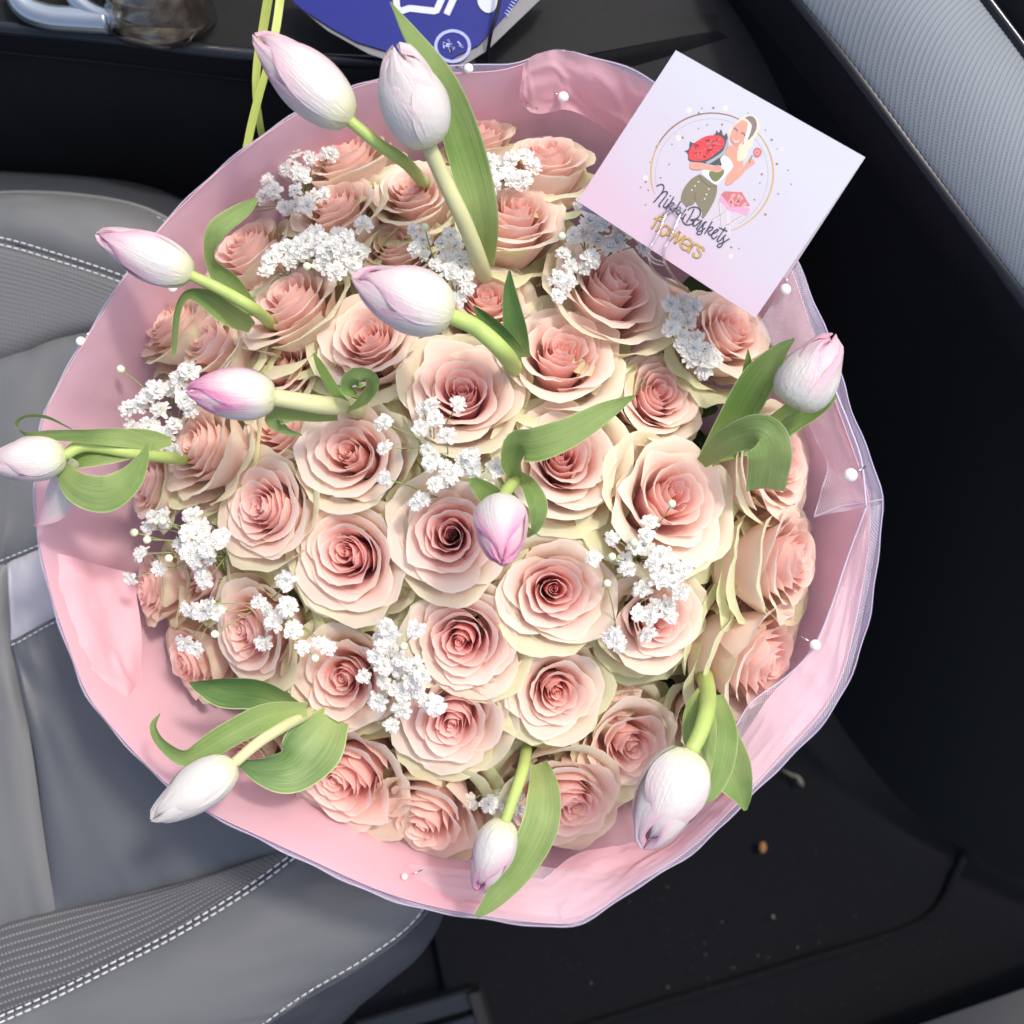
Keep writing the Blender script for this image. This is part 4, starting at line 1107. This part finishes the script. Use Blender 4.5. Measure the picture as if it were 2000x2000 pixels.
# ------------------------------------------------------------------ inside of the car
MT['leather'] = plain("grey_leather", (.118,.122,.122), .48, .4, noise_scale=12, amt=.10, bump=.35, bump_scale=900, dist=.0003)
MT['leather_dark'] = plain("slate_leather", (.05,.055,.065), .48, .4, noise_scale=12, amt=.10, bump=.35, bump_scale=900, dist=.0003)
MT['leather_shaded'] = plain('shaded_grey_leather', (.085,.09,.098), .48, .4, noise_scale=12, amt=.10, bump=.35, bump_scale=900, dist=.0003)  # the seat's grey leather, darkened to paint in the bouquet's shadow
MT['leather_lite'] = plain("pale_grey_leather", (.34,.335,.36), .5, .4, noise_scale=20, amt=.06, bump=.3, bump_scale=900)
MT['thread'] = plain("white_thread", (.62,.64,.66), .7, .2, amt=.1)
MT['black'] = plain("black_plastic", (.010,.0105,.011), .6, .13, noise_scale=300, amt=.3, bump=.25, bump_scale=1200)
MT['black_gloss'] = plain("black_gloss_trim", (.010,.012,.015), .25, .4, amt=.1, coat=.1)
MT['charcoal'] = plain("charcoal_plastic", (.014,.014,.015), .6, .2, noise_scale=200, amt=.2, bump=.2, bump_scale=1200)
MT['carpet'] = plain("black_carpet", (.006,.0065,.008), .9, .05, noise_scale=500, amt=.7, bump=.6, bump_scale=1500, dist=.001)
def rib_material(name, c, dark, per, dot):
    """woven fabric: the ribs are geometry, this adds the row of stitches along each rib"""
    M = Mat(name); M.set(rough=.7, spec=.25)
    u, v = M.uv()
    a = M.math('FRACT', M.math('MULTIPLY', v, 1.0 / per)); b = M.math('FRACT', M.math('MULTIPLY', u, 1.0 / dot))
    f = M.math('MULTIPLY', M.math('LESS_THAN', M.math('ABSOLUTE', M.math('SUBTRACT', a, .5)), .13), M.math('LESS_THAN', b, .55))
    M.color(M.mix(f, c, dark)); M.bump(M.noise(900, 2), .3, .0003)
    return M.m
def patch(name, top, bottom, left=None, right=None, mat='leather', nu=50, nv=30, bulge=0.0, pw=8, ribs=None, parent=None, metric=False, wob=0.0, seed=0):
    g = coons([P(*p) for p in top], [P(*p) for p in bottom], [P(*p) for p in left] if left else None, [P(*p) for p in right] if right else None, nu, nv)
    n = normals_of(g)
    u = np.linspace(-1, 1, nu)[:, None]; v = np.linspace(-1, 1, nv)[None, :]
    h = bulge * ((1 - np.abs(u) ** pw) * (1 - np.abs(v) ** pw))
    uvm = metric_uv(g)
    if bulge and 'leather' in mat: h = h + .0006 * vnoise(u * 26 + 0 * v, v * 1.2 + 0 * u, len(top)) * np.abs(v) ** 5 + .0009 * vnoise(u * 5, v * 3, 7)
    if wob: h = h + wob * vnoise(u * 2.5 + 0 * v, v * 2.5 + 0 * u, seed)
    if ribs: h = h + ribs[1] * np.abs(np.sin(math.pi * uvm[..., 1] / ribs[0])) * (1 - np.abs(v) ** 12)
    g = g + n * h[..., None]
    return add(name, grid_mesh(name, g, MT[mat], uvm if metric or ribs else None), parent)
def stitches(pts, parent, gap=0.0060, ln=0.0042, r=0.00042, name="stitching", lift=.0006):
    w = [P(*p) for p in pts]
    c = catmull(w, 120); d = np.r_[0, np.cumsum(np.linalg.norm(np.diff(c, axis=0), axis=1))]
    B = Bag(); t = 0.0
    while t + ln < d[-1]:
        q = [Vector([np.interp(t + f * ln, d, c[:, k]) for k in range(3)]) + Vector((0, 0, lift * (1 if 0 < f < 1 else .3))) for f in (0, .3, .7, 1)]
        B.tube(q, r, 6); t += gap
    o = add(name, B.mesh(name, MT['thread']), parent); o["kind"] = "stuff"
    return o

floor = tag(patch("floor", [(-1500,-1200,-.62),(1000,-1200,-.62),(3200,-1200,-.62)], [(-1500,3200,-.62),(1000,3200,-.62),(3200,3200,-.62)], mat='carpet', nu=60, nv=60), kind="structure")
seat = empty("car_seat", P(200, 1300, -.30), "grey leather car seat with pale double stitching, left of and under the bouquet", "car seat")
Z = -.15
# panel borders, all in the photograph's pixels at seat height
topb = [(-120,392,-.17),(0,378,-.165),(130,380,-.165),(250,398,-.165),(330,430,-.17),(440,500,-.18)]
seam1 = [(-120,455,Z),(0,472,Z),(100,500,Z),(235,545,Z),(330,590,Z-.004),(440,640,Z-.01)]
seam2 = [(-120,715,Z),(0,700,Z),(120,660,Z),(235,640,Z),(330,650,Z-.004),(440,690,Z-.01)]
MT['ribbed'] = rib_material("ribbed_grey_fabric", (.12,.123,.125), (.08,.083,.087), .0030, .0022)
MT['ribbed_dark'] = rib_material("dashed_grey_fabric", (.075,.075,.078), (.20,.195,.19), .0048, .0026)
patch("side_bolster", topb, seam1, mat='leather', bulge=.012, pw=3, parent=seat, nu=60, nv=24)
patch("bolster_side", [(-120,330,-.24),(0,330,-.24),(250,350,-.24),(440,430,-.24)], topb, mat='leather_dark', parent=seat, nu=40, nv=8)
patch("ribbed_insert", seam1, seam2, mat='ribbed', bulge=.006, pw=6, ribs=(.0030, .0005), parent=seat, nu=70, nv=130)
seam3 = [(-120,1118,Z),(0,1104,Z),(22,1095,Z),(90,1068,Z),(200,1030,Z-.002),(440,960,Z-.012)]
patch("seat_panel", seam2, seam3, mat='leather', bulge=.008, pw=8, parent=seat, nu=60, nv=40, wob=.001)
strip_b = [(20,1252,Z),(40,1243,Z),(110,1205,Z),(220,1165,Z-.002),(440,1100,Z-.012)]
patch("leather_strip", [(14,1100,Z),(30,1092,Z),(90,1068,Z),(200,1030,Z-.002),(440,960,Z-.012)], strip_b, mat='leather_lite', bulge=.003, pw=6, parent=seat, nu=40, nv=16)
vseam = [(14,1100,Z),(20,1160,Z),(20,1252,Z),(40,1340,Z),(65,1470,Z),(85,1620,Z),(108,1778,Z)]
patch("seat_panel", [(-120,1122,Z),(-60,1112,Z),(14,1100,Z)], [(-120,1862,Z),(0,1808,Z),(108,1778,Z)], [(-120,1122,Z),(-120,1500,Z),(-120,1862,Z)], vseam, mat='leather', bulge=.005, pw=8, parent=seat, nu=20, nv=60)
low_t = [(108,1778,Z),(230,1752,Z),(380,1715,Z),(580,1652,Z-.004)]
patch("seat_panel", strip_b, low_t + [(700,1560,Z-.02)], [(20,1252,Z),(40,1340,Z),(65,1470,Z),(85,1620,Z),(108,1778,Z)], [(440,1100,Z-.012),(500,1300,Z-.02),(700,1560,Z-.02)], mat='leather_shaded', bulge=.007, pw=8, parent=seat, nu=60, nv=60, wob=.0015, seed=4)
dbl = [(-120,2045,Z),(0,1990,Z),(100,1945,Z),(230,1880,Z),(350,1818,Z),(470,1745,Z),(560,1680,Z-.003),(600,1645,Z-.006)]
patch("ribbed_insert", [(-120,1862,Z),(0,1808,Z),(108,1778,Z),(230,1752,Z),(380,1715,Z),(600,1645,Z-.006)], dbl, mat='ribbed_dark', bulge=.006, pw=6, ribs=(.0048, .0004), parent=seat, nu=80, nv=110)
edge = [(430,2120,Z-.006),(500,2020,Z-.004),(590,1955,Z-.004),(700,1890,Z-.004),(790,1825,Z-.005),(842,1765,Z-.01),(850,1700,Z-.02)]
patch("side_bolster", dbl, edge, [(-120,2045,Z),(100,2120,Z),(430,2120,Z-.006)], [(600,1645,Z-.006),(720,1660,Z-.012),(850,1700,Z-.02)], mat='leather', bulge=.014, pw=3, parent=seat, nu=70, nv=40)
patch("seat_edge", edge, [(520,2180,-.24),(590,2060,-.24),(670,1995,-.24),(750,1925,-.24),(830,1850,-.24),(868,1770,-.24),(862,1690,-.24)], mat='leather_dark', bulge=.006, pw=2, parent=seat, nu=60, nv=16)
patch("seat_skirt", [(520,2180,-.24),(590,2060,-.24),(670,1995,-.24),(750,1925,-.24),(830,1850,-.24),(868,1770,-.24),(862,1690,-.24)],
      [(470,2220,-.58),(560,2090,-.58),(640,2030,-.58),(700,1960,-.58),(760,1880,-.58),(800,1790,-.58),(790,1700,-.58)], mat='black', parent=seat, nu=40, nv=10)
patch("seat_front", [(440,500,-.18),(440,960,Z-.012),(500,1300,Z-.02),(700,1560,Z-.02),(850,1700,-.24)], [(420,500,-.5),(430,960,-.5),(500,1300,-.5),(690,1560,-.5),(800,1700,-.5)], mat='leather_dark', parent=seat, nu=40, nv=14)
for off in (-5, 7):
    stitches([(x, y + off, z + .0035) for x, y, z in dbl], seat, r=.0006)
stitches([(x + (6 if k < 4 else -4), y - 14, z + .0055) for k, (x, y, z) in enumerate(edge[1:])], seat, gap=.0055, ln=.0040)
for off in (-8, 6):
    stitches([(x, y + off, z + .0045) for x, y, z in seam1], seat, gap=.0048, ln=.0034)
stitches([(x, y + 6, z + .004) for x, y, z in topb], seat, gap=.0045, ln=.0032, r=.00036)
stitches([(x, y - 8, z + .004) for x, y, z in seam3[1:]], seat, gap=.0040, ln=.0028, r=.0003)
stitches([(x + 2, y + 8, z + .003) for x, y, z in strip_b], seat, gap=.0040, ln=.0028, r=.0003)
add("piping", tube_mesh("piping", catmull([P(x, y, z + .002) for x, y, z in topb], 60), .0018, MT['leather'], 8), seat)
add("piping", tube_mesh("piping", catmull([P(x, y, z + .0005) for x, y, z in edge], 60), .0014, MT['leather_dark'], 8), seat)

# centre console along the top
con = empty("centre_console", P(500, 100, -.40), "black centre console with glossy edge trim, behind the seat at the top", "console")
patch("side_panel", [(-300,70,-.13),(0,100,-.13),(250,126,-.13),(490,156,-.13),(900,190,-.13),(1500,120,-.14)], [(-300,560,-.40),(0,560,-.40),(250,560,-.40),(490,560,-.40),(900,520,-.40),(1500,420,-.40)], mat='black', bulge=.01, pw=3, parent=con, nu=60, nv=20)
patch("trim_band", [(-300,30,-.11),(0,60,-.11),(200,80,-.11),(500,116,-.11),(930,138,-.11),(1400,60,-.12)], [(-300,70,-.13),(0,100,-.13),(250,126,-.13),(490,156,-.13),(900,190,-.13),(1500,120,-.14)], mat='black', bulge=.002, parent=con, nu=60, nv=8)
add("trim_edge", tube_mesh("trim_edge", catmull([P(-300,25,-.108),P(0,54,-.108),P(200,72,-.108),P(500,108,-.108),P(930,130,-.108)], 60), .0042, MT['black_gloss'], 12), con)
patch("top_panel", [(-300,-900,-.125),(1000,-900,-.125),(1500,-900,-.125)], [(-300,28,-.112),(200,74,-.112),(500,110,-.112),(930,134,-.112),(1400,60,-.12)], mat='black', parent=con, nu=40, nv=20)
add("seam_line", tube_mesh("seam_line", catmull([P(-300,72,-.128),P(0,101,-.128),P(250,127,-.128),P(490,157,-.128)], 30), .0009, MT['charcoal'], 6), con)
patch("end_panel", [(900,100,-.116),(1200,20,-.116),(1560,-60,-.116)], [(950,430,-.17),(1300,430,-.17),(1760,420,-.17)], mat='charcoal', parent=con, nu=30, nv=16, bulge=.006, pw=2)
# chrome rim of the cup holder, left of the bottle
MT['chrome'] = plain("satin_chrome", (.42,.46,.48), .22, .5, metal=.8, amt=.05)
add("holder_rim", tube_mesh("holder_rim", catmull([P(25,-40,-.10),P(45,10,-.10),P(90,32,-.10),P(150,38,-.10),P(215,42,-.10)], 30), .0075, MT['chrome'], 12), con)
add("holder_rim", tube_mesh("holder_rim", catmull([P(130,-40,-.098),P(150,0,-.098),P(190,28,-.098),P(240,40,-.098)], 30), .0055, MT['chrome'], 12), con)

# water bottle leaning in the cup holder
MT['bottle'] = clear_mat("bottle_plastic", (.92, .87, .80), .25)
M = Mat("bottle_water"); M.set(rough=.15, spec=.5)
M.color(M.mix(M.ramp(M.noise(110, 3), .35, .7), (.22, .18, .13), (.62, .58, .50)))  # brown and pale mottling paints the refracted surroundings into the water's colour
tp = M.node("ShaderNodeBsdfTransparent"); mx = M.node("ShaderNodeMixShader"); mx.inputs[0].default_value = .42
M.link(tp.outputs[0], mx.inputs[1]); M.link(M.b.outputs[0], mx.inputs[2]); M.link(mx.outputs[0], M.out.inputs[0]); MT['water'] = M.m
bot = empty("water_bottle", P(322, 62, -.12), "clear ribbed plastic water bottle standing in the cup holder at the top left", "bottle")
bax = Vector((0.02, 0.62, 0.78)).normalized(); b0 = P(322, 58, -.115)
e1 = Vector((1, 0, 0)); e1 = (e1 - bax * e1.dot(bax)).normalized(); e2 = bax.cross(e1)
def lathe(name, prof, mat, flutes=0, seg=48):
    V = []
    for h, r in prof:
        for k in range(seg):
            a = 6.28318 * k / seg; rr = r * (1 + (flutes * math.cos(a * 5) if h < .012 else 0) + .006 * math.sin(a * 3 + h * 300))
            V.append(b0 + bax * h + (e1 * math.cos(a) + e2 * math.sin(a)) * rr)
    n = len(prof); F = [(i * seg + k, i * seg + (k + 1) % seg, (i + 1) * seg + (k + 1) % seg, (i + 1) * seg + k) for i in range(n - 1) for k in range(seg)]
    F += [tuple(range(seg))[::-1], tuple(range((n - 1) * seg, n * seg))]
    return add(name, mesh_data(name, V, F, mat), bot)
prof = [(0, .018), (.001, .024), (.004, .029), (.008, .031)]
for k in range(14): prof += [(.012 + k * .010, .0315), (.016 + k * .010, .0300), (.020 + k * .010, .0315)]
prof += [(.160, .029), (.172, .020), (.180, .013), (.195, .0125)]
lathe("bottle_body", prof, MT['bottle'], .05)
lathe("water", [(.002, .020), (.006, .027), (.10, .0285), (.101, .001)], MT['water'])
lathe("cap", [(.186, .0145), (.200, .0145), (.201, .012)], MT['thread'])

# lime green cords hanging beside the console
MT['lime'] = plain("lime_cord", (.36,.42,.09), .5, .4, amt=.12, noise_scale=30)
cord = empty("lime_cord", P(505, 250, -.10), "two lime green flat cords hanging in front of the console, behind the top left tulip", "cord")
def strip(spec, name="strand", mat='lime', parent=cord): return blade(name, spec, parent, mat=mat, fold=.15, nu=40, nc=5)
strip([(530,-40,-.04,9,0),(515,50,-.05,9,0),(503,120,-.055,8,10),(500,180,-.06,7,0),(507,240,-.07,7,0),(520,300,-.09,7,0)])
strip([(552,-40,-.045,8,0),(540,50,-.045,8,10),(525,120,-.045,7,0),(505,190,-.05,8,0),(490,250,-.055,8,0),(476,320,-.06,8,0)])

# blue parking placard in its clear sleeve
M = Mat("placard_blue"); M.set(rough=.5, spec=.2, color=(.010, .016, .16)); MT['blue'] = M.m
MT['print_white'] = plain("placard_white", (.45,.48,.52), .4, .4, amt=.04)
MT['print_pale'] = plain("placard_pale_blue", (.28,.32,.62), .4, .4, amt=.3, noise_scale=400)
MT['sleeve'] = plain("cloudy_sleeve", (.16,.16,.17), .35, .4, amt=.15, noise_scale=60)
plac = empty("parking_placard", P(800, 60, -.11), "blue disabled parking placard with white wheelchair symbol and round seal, lying on the console", "placard")
def flatp(name, pts, z, mat, th=.0008, parent=plac, smooth=False):
    q = catmull(pts + [pts[0]], len(pts) * 5 + 1)[:-1] if smooth else pts
    V = [P(x, y, z) for x, y in q]; n = len(V)
    V += [v - Vector((0, 0, th)) for v in V]
    F = [tuple(range(n)), tuple(range(n, 2 * n))[::-1]] + [(k, (k + 1) % n, (k + 1) % n + n, k + n) for k in range(n)]
    return add(name, mesh_data(name, V, F, MT[mat], smooth=False), parent)
flatp("sleeve", [(560,-60),(575,8),(640,60),(720,105),(800,132),(868,140),(905,128),(952,98),(1075,-20),(1100,-60)], -.0860, 'sleeve')
flatp("card_face", [(556,-60),(570,0),(590,18),(650,56),(697,82),(753,99),(800,112),(862,126),(893,108),(935,88),(952,70),(1012,0),(1050,-60)], -.0845, 'blue')
def pline(name, pts, w, z, mat):
    q = np.array(resample(pts, max(8, len(pts) * 5))) if len(pts) > 2 else np.array(resample(pts, 6))
    t = np.gradient(q, axis=0); t /= np.linalg.norm(t, axis=1)[:, None]; nn = np.stack([-t[:, 1], t[:, 0]], -1)
    V = [P(q[i][0] + nn[i][0] * w / 2 * s, q[i][1] + nn[i][1] * w / 2 * s, z) for i in range(len(q)) for s in (1, -1)]
    return add(name, mesh_data(name, V, [(2 * i, 2 * i + 1, 2 * i + 3, 2 * i + 2) for i in range(len(q) - 1)], MT[mat], smooth=False), plac)
pline("symbol", [(772,-30),(775,14),(782,22),(800,16),(852,22),(866,-10)], 13, -.0840, 'print_white')
pline("symbol", [(872,28),(882,6),(893,-20)], 13, -.0840, 'print_white')
flatp("symbol", [(931,-10),(934,8),(942,20),(953,25),(964,21),(970,10),(973,-12)], -.0838, 'print_white', .0002, smooth=True)
sealc = (884, 90)
pline("seal", [(sealc[0] + 33 * math.cos(a), sealc[1] + 30 * math.sin(a)) for a in np.linspace(0, 6.283, 30)], 6, -.0840, 'print_pale')
rg = np.random.RandomState(3)
for k in range(9):
    a = rg.rand() * 6.28; r = rg.uniform(3, 18)
    c = (sealc[0] + r * math.cos(a), sealc[1] + r * math.sin(a) * .9)
    pline("seal_drawing", [c, (c[0] + rg.uniform(-9, 9), c[1] + rg.uniform(-7, 7)), (c[0] + rg.uniform(-12, 12), c[1] + rg.uniform(-9, 9))], 3.5, -.0839, 'print_pale')
for k in range(9):                     # run of tiny unreadable print along the edge
    x, y = 990 + k * 3.1, 28 - k * 5.6
    pline("fine_print", [(x - 4, y - 3), (x + 4, y + 2)], 2.0, -.0840, 'print_pale')
cable = tag(add("black_cord", tube_mesh("black_cord", catmull([P(985,-60,-.07),P(972,20,-.072),P(960,60,-.075),P(952,110,-.09),P(948,180,-.12)], 30), .0011, MT['charcoal'], 8)), "thin black cord running down across the blue placard", "cord")
# dark footwell wall behind the top of the bouquet
wall = empty("footwell_wall", P(1300, 100, -.50), "dark charcoal footwell wall between the placard and the ribbed silver trim", "footwell wall")
patch("lower_panel", [(930,128,-.13),(1080,-40,-.15),(1300,-300,-.16),(1500,-500,-.16)], [(1000,400,-.34),(1200,300,-.34),(1500,150,-.34),(1750,0,-.34)], mat='charcoal', parent=wall, nu=30, nv=20, wob=.002)

# dashboard trim on the right
dash = empty("dashboard", P(1900, 300, -.35), "silver ribbed dashboard trim with a black lower edge, running down the right side", "dashboard")
ridge = [(1395,-180,-.075),(1530,-10,-.07),(1640,130,-.07),(1760,290,-.07),(1880,450,-.07),(2010,622,-.07),(2150,800,-.075)]
ridge_t = [(1410,-190,-.070),(1548,-22,-.066),(1662,118,-.066),(1782,278,-.066),(1902,438,-.066),(2032,608,-.066),(2170,785,-.07)]
low = [(1340,-120,-.100),(1480,40,-.105),(1590,180,-.105),(1710,340,-.105),(1830,500,-.105),(1960,680,-.105),(2100,860,-.11)]
MT['silver'] = rib_material("silver_ribbed_fabric", (.21,.235,.255), (.10,.12,.14), .0036, .0011)
up = [(1700,-290,-.055),(1845,-110,-.05),(1925,0,-.05),(2000,100,-.05),(2100,240,-.05),(2240,430,-.05),(2400,640,-.055)]
# ribs run from the lower edge up to the right
def silver():
    g = coons([P(*p) for p in ridge_t], [P(*p) for p in up], None, None, 520, 60)
    n = normals_of(g)
    v = np.linspace(0, 1, 60)[None, :]
    uvm = metric_uv(g)
    along = uvm[..., 0] + 0.080 * v - 0.028 * v ** 2
    h = .0007 * np.abs(np.sin(math.pi * along / .0036)) + .012 * np.sin(math.pi * np.clip(v, 0, 1)) ** .8
    g = g + n * h[..., None]
    uv = np.stack([uvm[..., 1], along], -1)
    return add("ribbed_trim", grid_mesh("ribbed_trim", g, MT['silver'], uv), dash)
silver()
patch("trim_lip", ridge_t, ridge, mat='black_gloss', parent=dash, nu=60, nv=8, bulge=.0015, pw=2)
patch("trim_border", ridge, low, mat='charcoal', parent=dash, nu=60, nv=8, bulge=.002, pw=2)
patch("lower_panel", low, [(1200,60,-.36),(1250,220,-.38),(1300,450,-.42),(1380,750,-.46),(1500,1150,-.52),(1800,1600,-.56),(2400,1900,-.57)], mat='black', parent=dash, nu=60, nv=20)
patch("upper_panel", up, [(2000,-400,-.02),(2100,-160,-.02),(2150,-60,-.02),(2230,40,-.02),(2330,180,-.02),(2480,380,-.02),(2640,600,-.02)], mat='black', parent=dash, nu=60, nv=12, bulge=.01, pw=2)
add("upper_bead", tube_mesh("upper_bead", catmull([P(x + 2, y - 2, z + .002) for x, y, z in up], 60), .0035, MT['black_gloss'], 10), dash)

# things on the floor
mat_ = empty("floor_mat", P(1300, 1700, -.615), "black rubber edged floor mat at the lower right, dotted with crumbs", "floor mat")
mt_top = [(700,1100,-.600),(1200,1050,-.600),(1900,1100,-.600)]
mt_bot = [(900,2080,-.600),(1240,1975,-.600),(1560,1880,-.600),(1800,1800,-.595),(1870,1700,-.59)]
patch("mat_surface", mt_top, mt_bot, mat='carpet', parent=mat_, nu=60, nv=40, wob=.004, seed=3)
add("mat_rim", tube_mesh("mat_rim", catmull([P(x, y, z + .003) for x, y, z in mt_bot] + [P(1890,1660,-.585), P(1960,1630,-.58), P(2100,1610,-.58)], 60), .0045, MT['carpet'], 10), mat_)
sill = empty("door_sill", P(1900, 1950, -.61), "black door sill with a grey blue sheen in the bottom right corner", "door sill")
MT['sill'] = plain("sill_plastic", (.010,.013,.018), .5, .3, amt=.15)
patch("sill_plate", [(1500,2110,-.56),(1660,2050,-.55),(1830,1990,-.54),(2060,1910,-.53),(2300,1820,-.53)], [(1500,2500,-.52),(1700,2450,-.52),(1900,2400,-.5),(2150,2300,-.5),(2400,2200,-.5)], mat='sill', parent=sill, nu=30, nv=20, bulge=.012, pw=2)
rail = empty("seat_rail", P(850, 1985, -.60), "black metal seat rail with polished edges at the bottom, under the seat's corner", "seat rail")
def bar(name, a, b, w, h, mat):
    a, b = P(*a), P(*b); d = (b - a).normalized(); s = Vector((-d.y, d.x, 0)).normalized() * w; k = Vector((0, 0, h))
    bev = .25
    sec = [(-1, -1), (1, -1), (1, 1 - bev), (1 - bev, 1), (-1 + bev, 1), (-1, 1 - bev)]
    V = [q + s * x + k * z for q in (a, b) for x, z in sec]; n = len(sec)
    F = [tuple(range(n))[::-1], tuple(range(n, 2 * n))] + [(i, (i + 1) % n, (i + 1) % n + n, i + n) for i in range(n)]
    return add(name, mesh_data(name, V, F, MT[mat], smooth=False), rail)
bar("rail_channel", (700, 2010, -.50), (925, 1945, -.50), .010, .008, 'black_gloss')
bar("rail_channel", (760, 2040, -.495), (935, 1985, -.495), .006, .008, 'black_gloss')
bar("rail_end", (925, 1930, -.495), (965, 2060, -.495), .006, .012, 'charcoal')
MT['crumb'] = plain("crumb", (.12,.11,.09), .8, .2, amt=.4)
MT['orange'] = plain("orange_crumb", (.20,.10,.035), .8, .2, amt=.3)
B = Bag(); rg = np.random.RandomState(8)
for x, y, r in ((1510,1790,.0016),(1512,1793,.0012),(1376,1842,.0011),(1558,1850,.0012),(1433,1890,.0011),(1305,1928,.0012),(1378,1864,.0009),(1480,1866,.0009),(1500,1870,.0007),(1150,1800,.0012),(1155,1920,.0013),(1350,1890,.0008),(1735,1728,.0008),(1600,1840,.0008),(1303,1732,.0008),(790,1937,.001),(1230,1760,.0008),(1410,1800,.0009),(1670,1790,.0008)):
    B.put(*sphere_geo(P(x, y, -.590), r * .7, 6, 4, (rg.uniform(.7, 1.5), rg.uniform(.7, 1.5), .6)))
for _ in range(160):
    B.put(*sphere_geo(P(rg.uniform(950, 1900), rg.uniform(1650, 1980) , -.591), rg.uniform(.0002, .0005), 5, 3))
tag(add("crumbs", B.mesh("crumbs", MT['crumb'], False)), "pale crumbs and dust specks scattered over the dark floor mat", "crumbs", kind="stuff")
tag(add("orange_crumb", mesh_data("orange_crumb", *sphere_geo(P(1490, 1655, -.588), .0048, 8, 6, (.8, 1.3, .5)), MT['orange'])), "largest crumb, an orange brown flake on the floor right of the bouquet's bottom", "crumb")
tag(add("straw_bit", tube_mesh("straw_bit", catmull([P(1528,1503,-.59),P(1545,1513,-.588),P(1558,1518,-.587),P(1568,1536,-.588)], 12), [.0007,.0009,.0012,.0016,.0018,.0018,.0018,.002,.0024,.0028,.0024,.001], MT['crumb'], 6)), "bent pale bit of straw lying on the floor by the lower right rim", "straw")
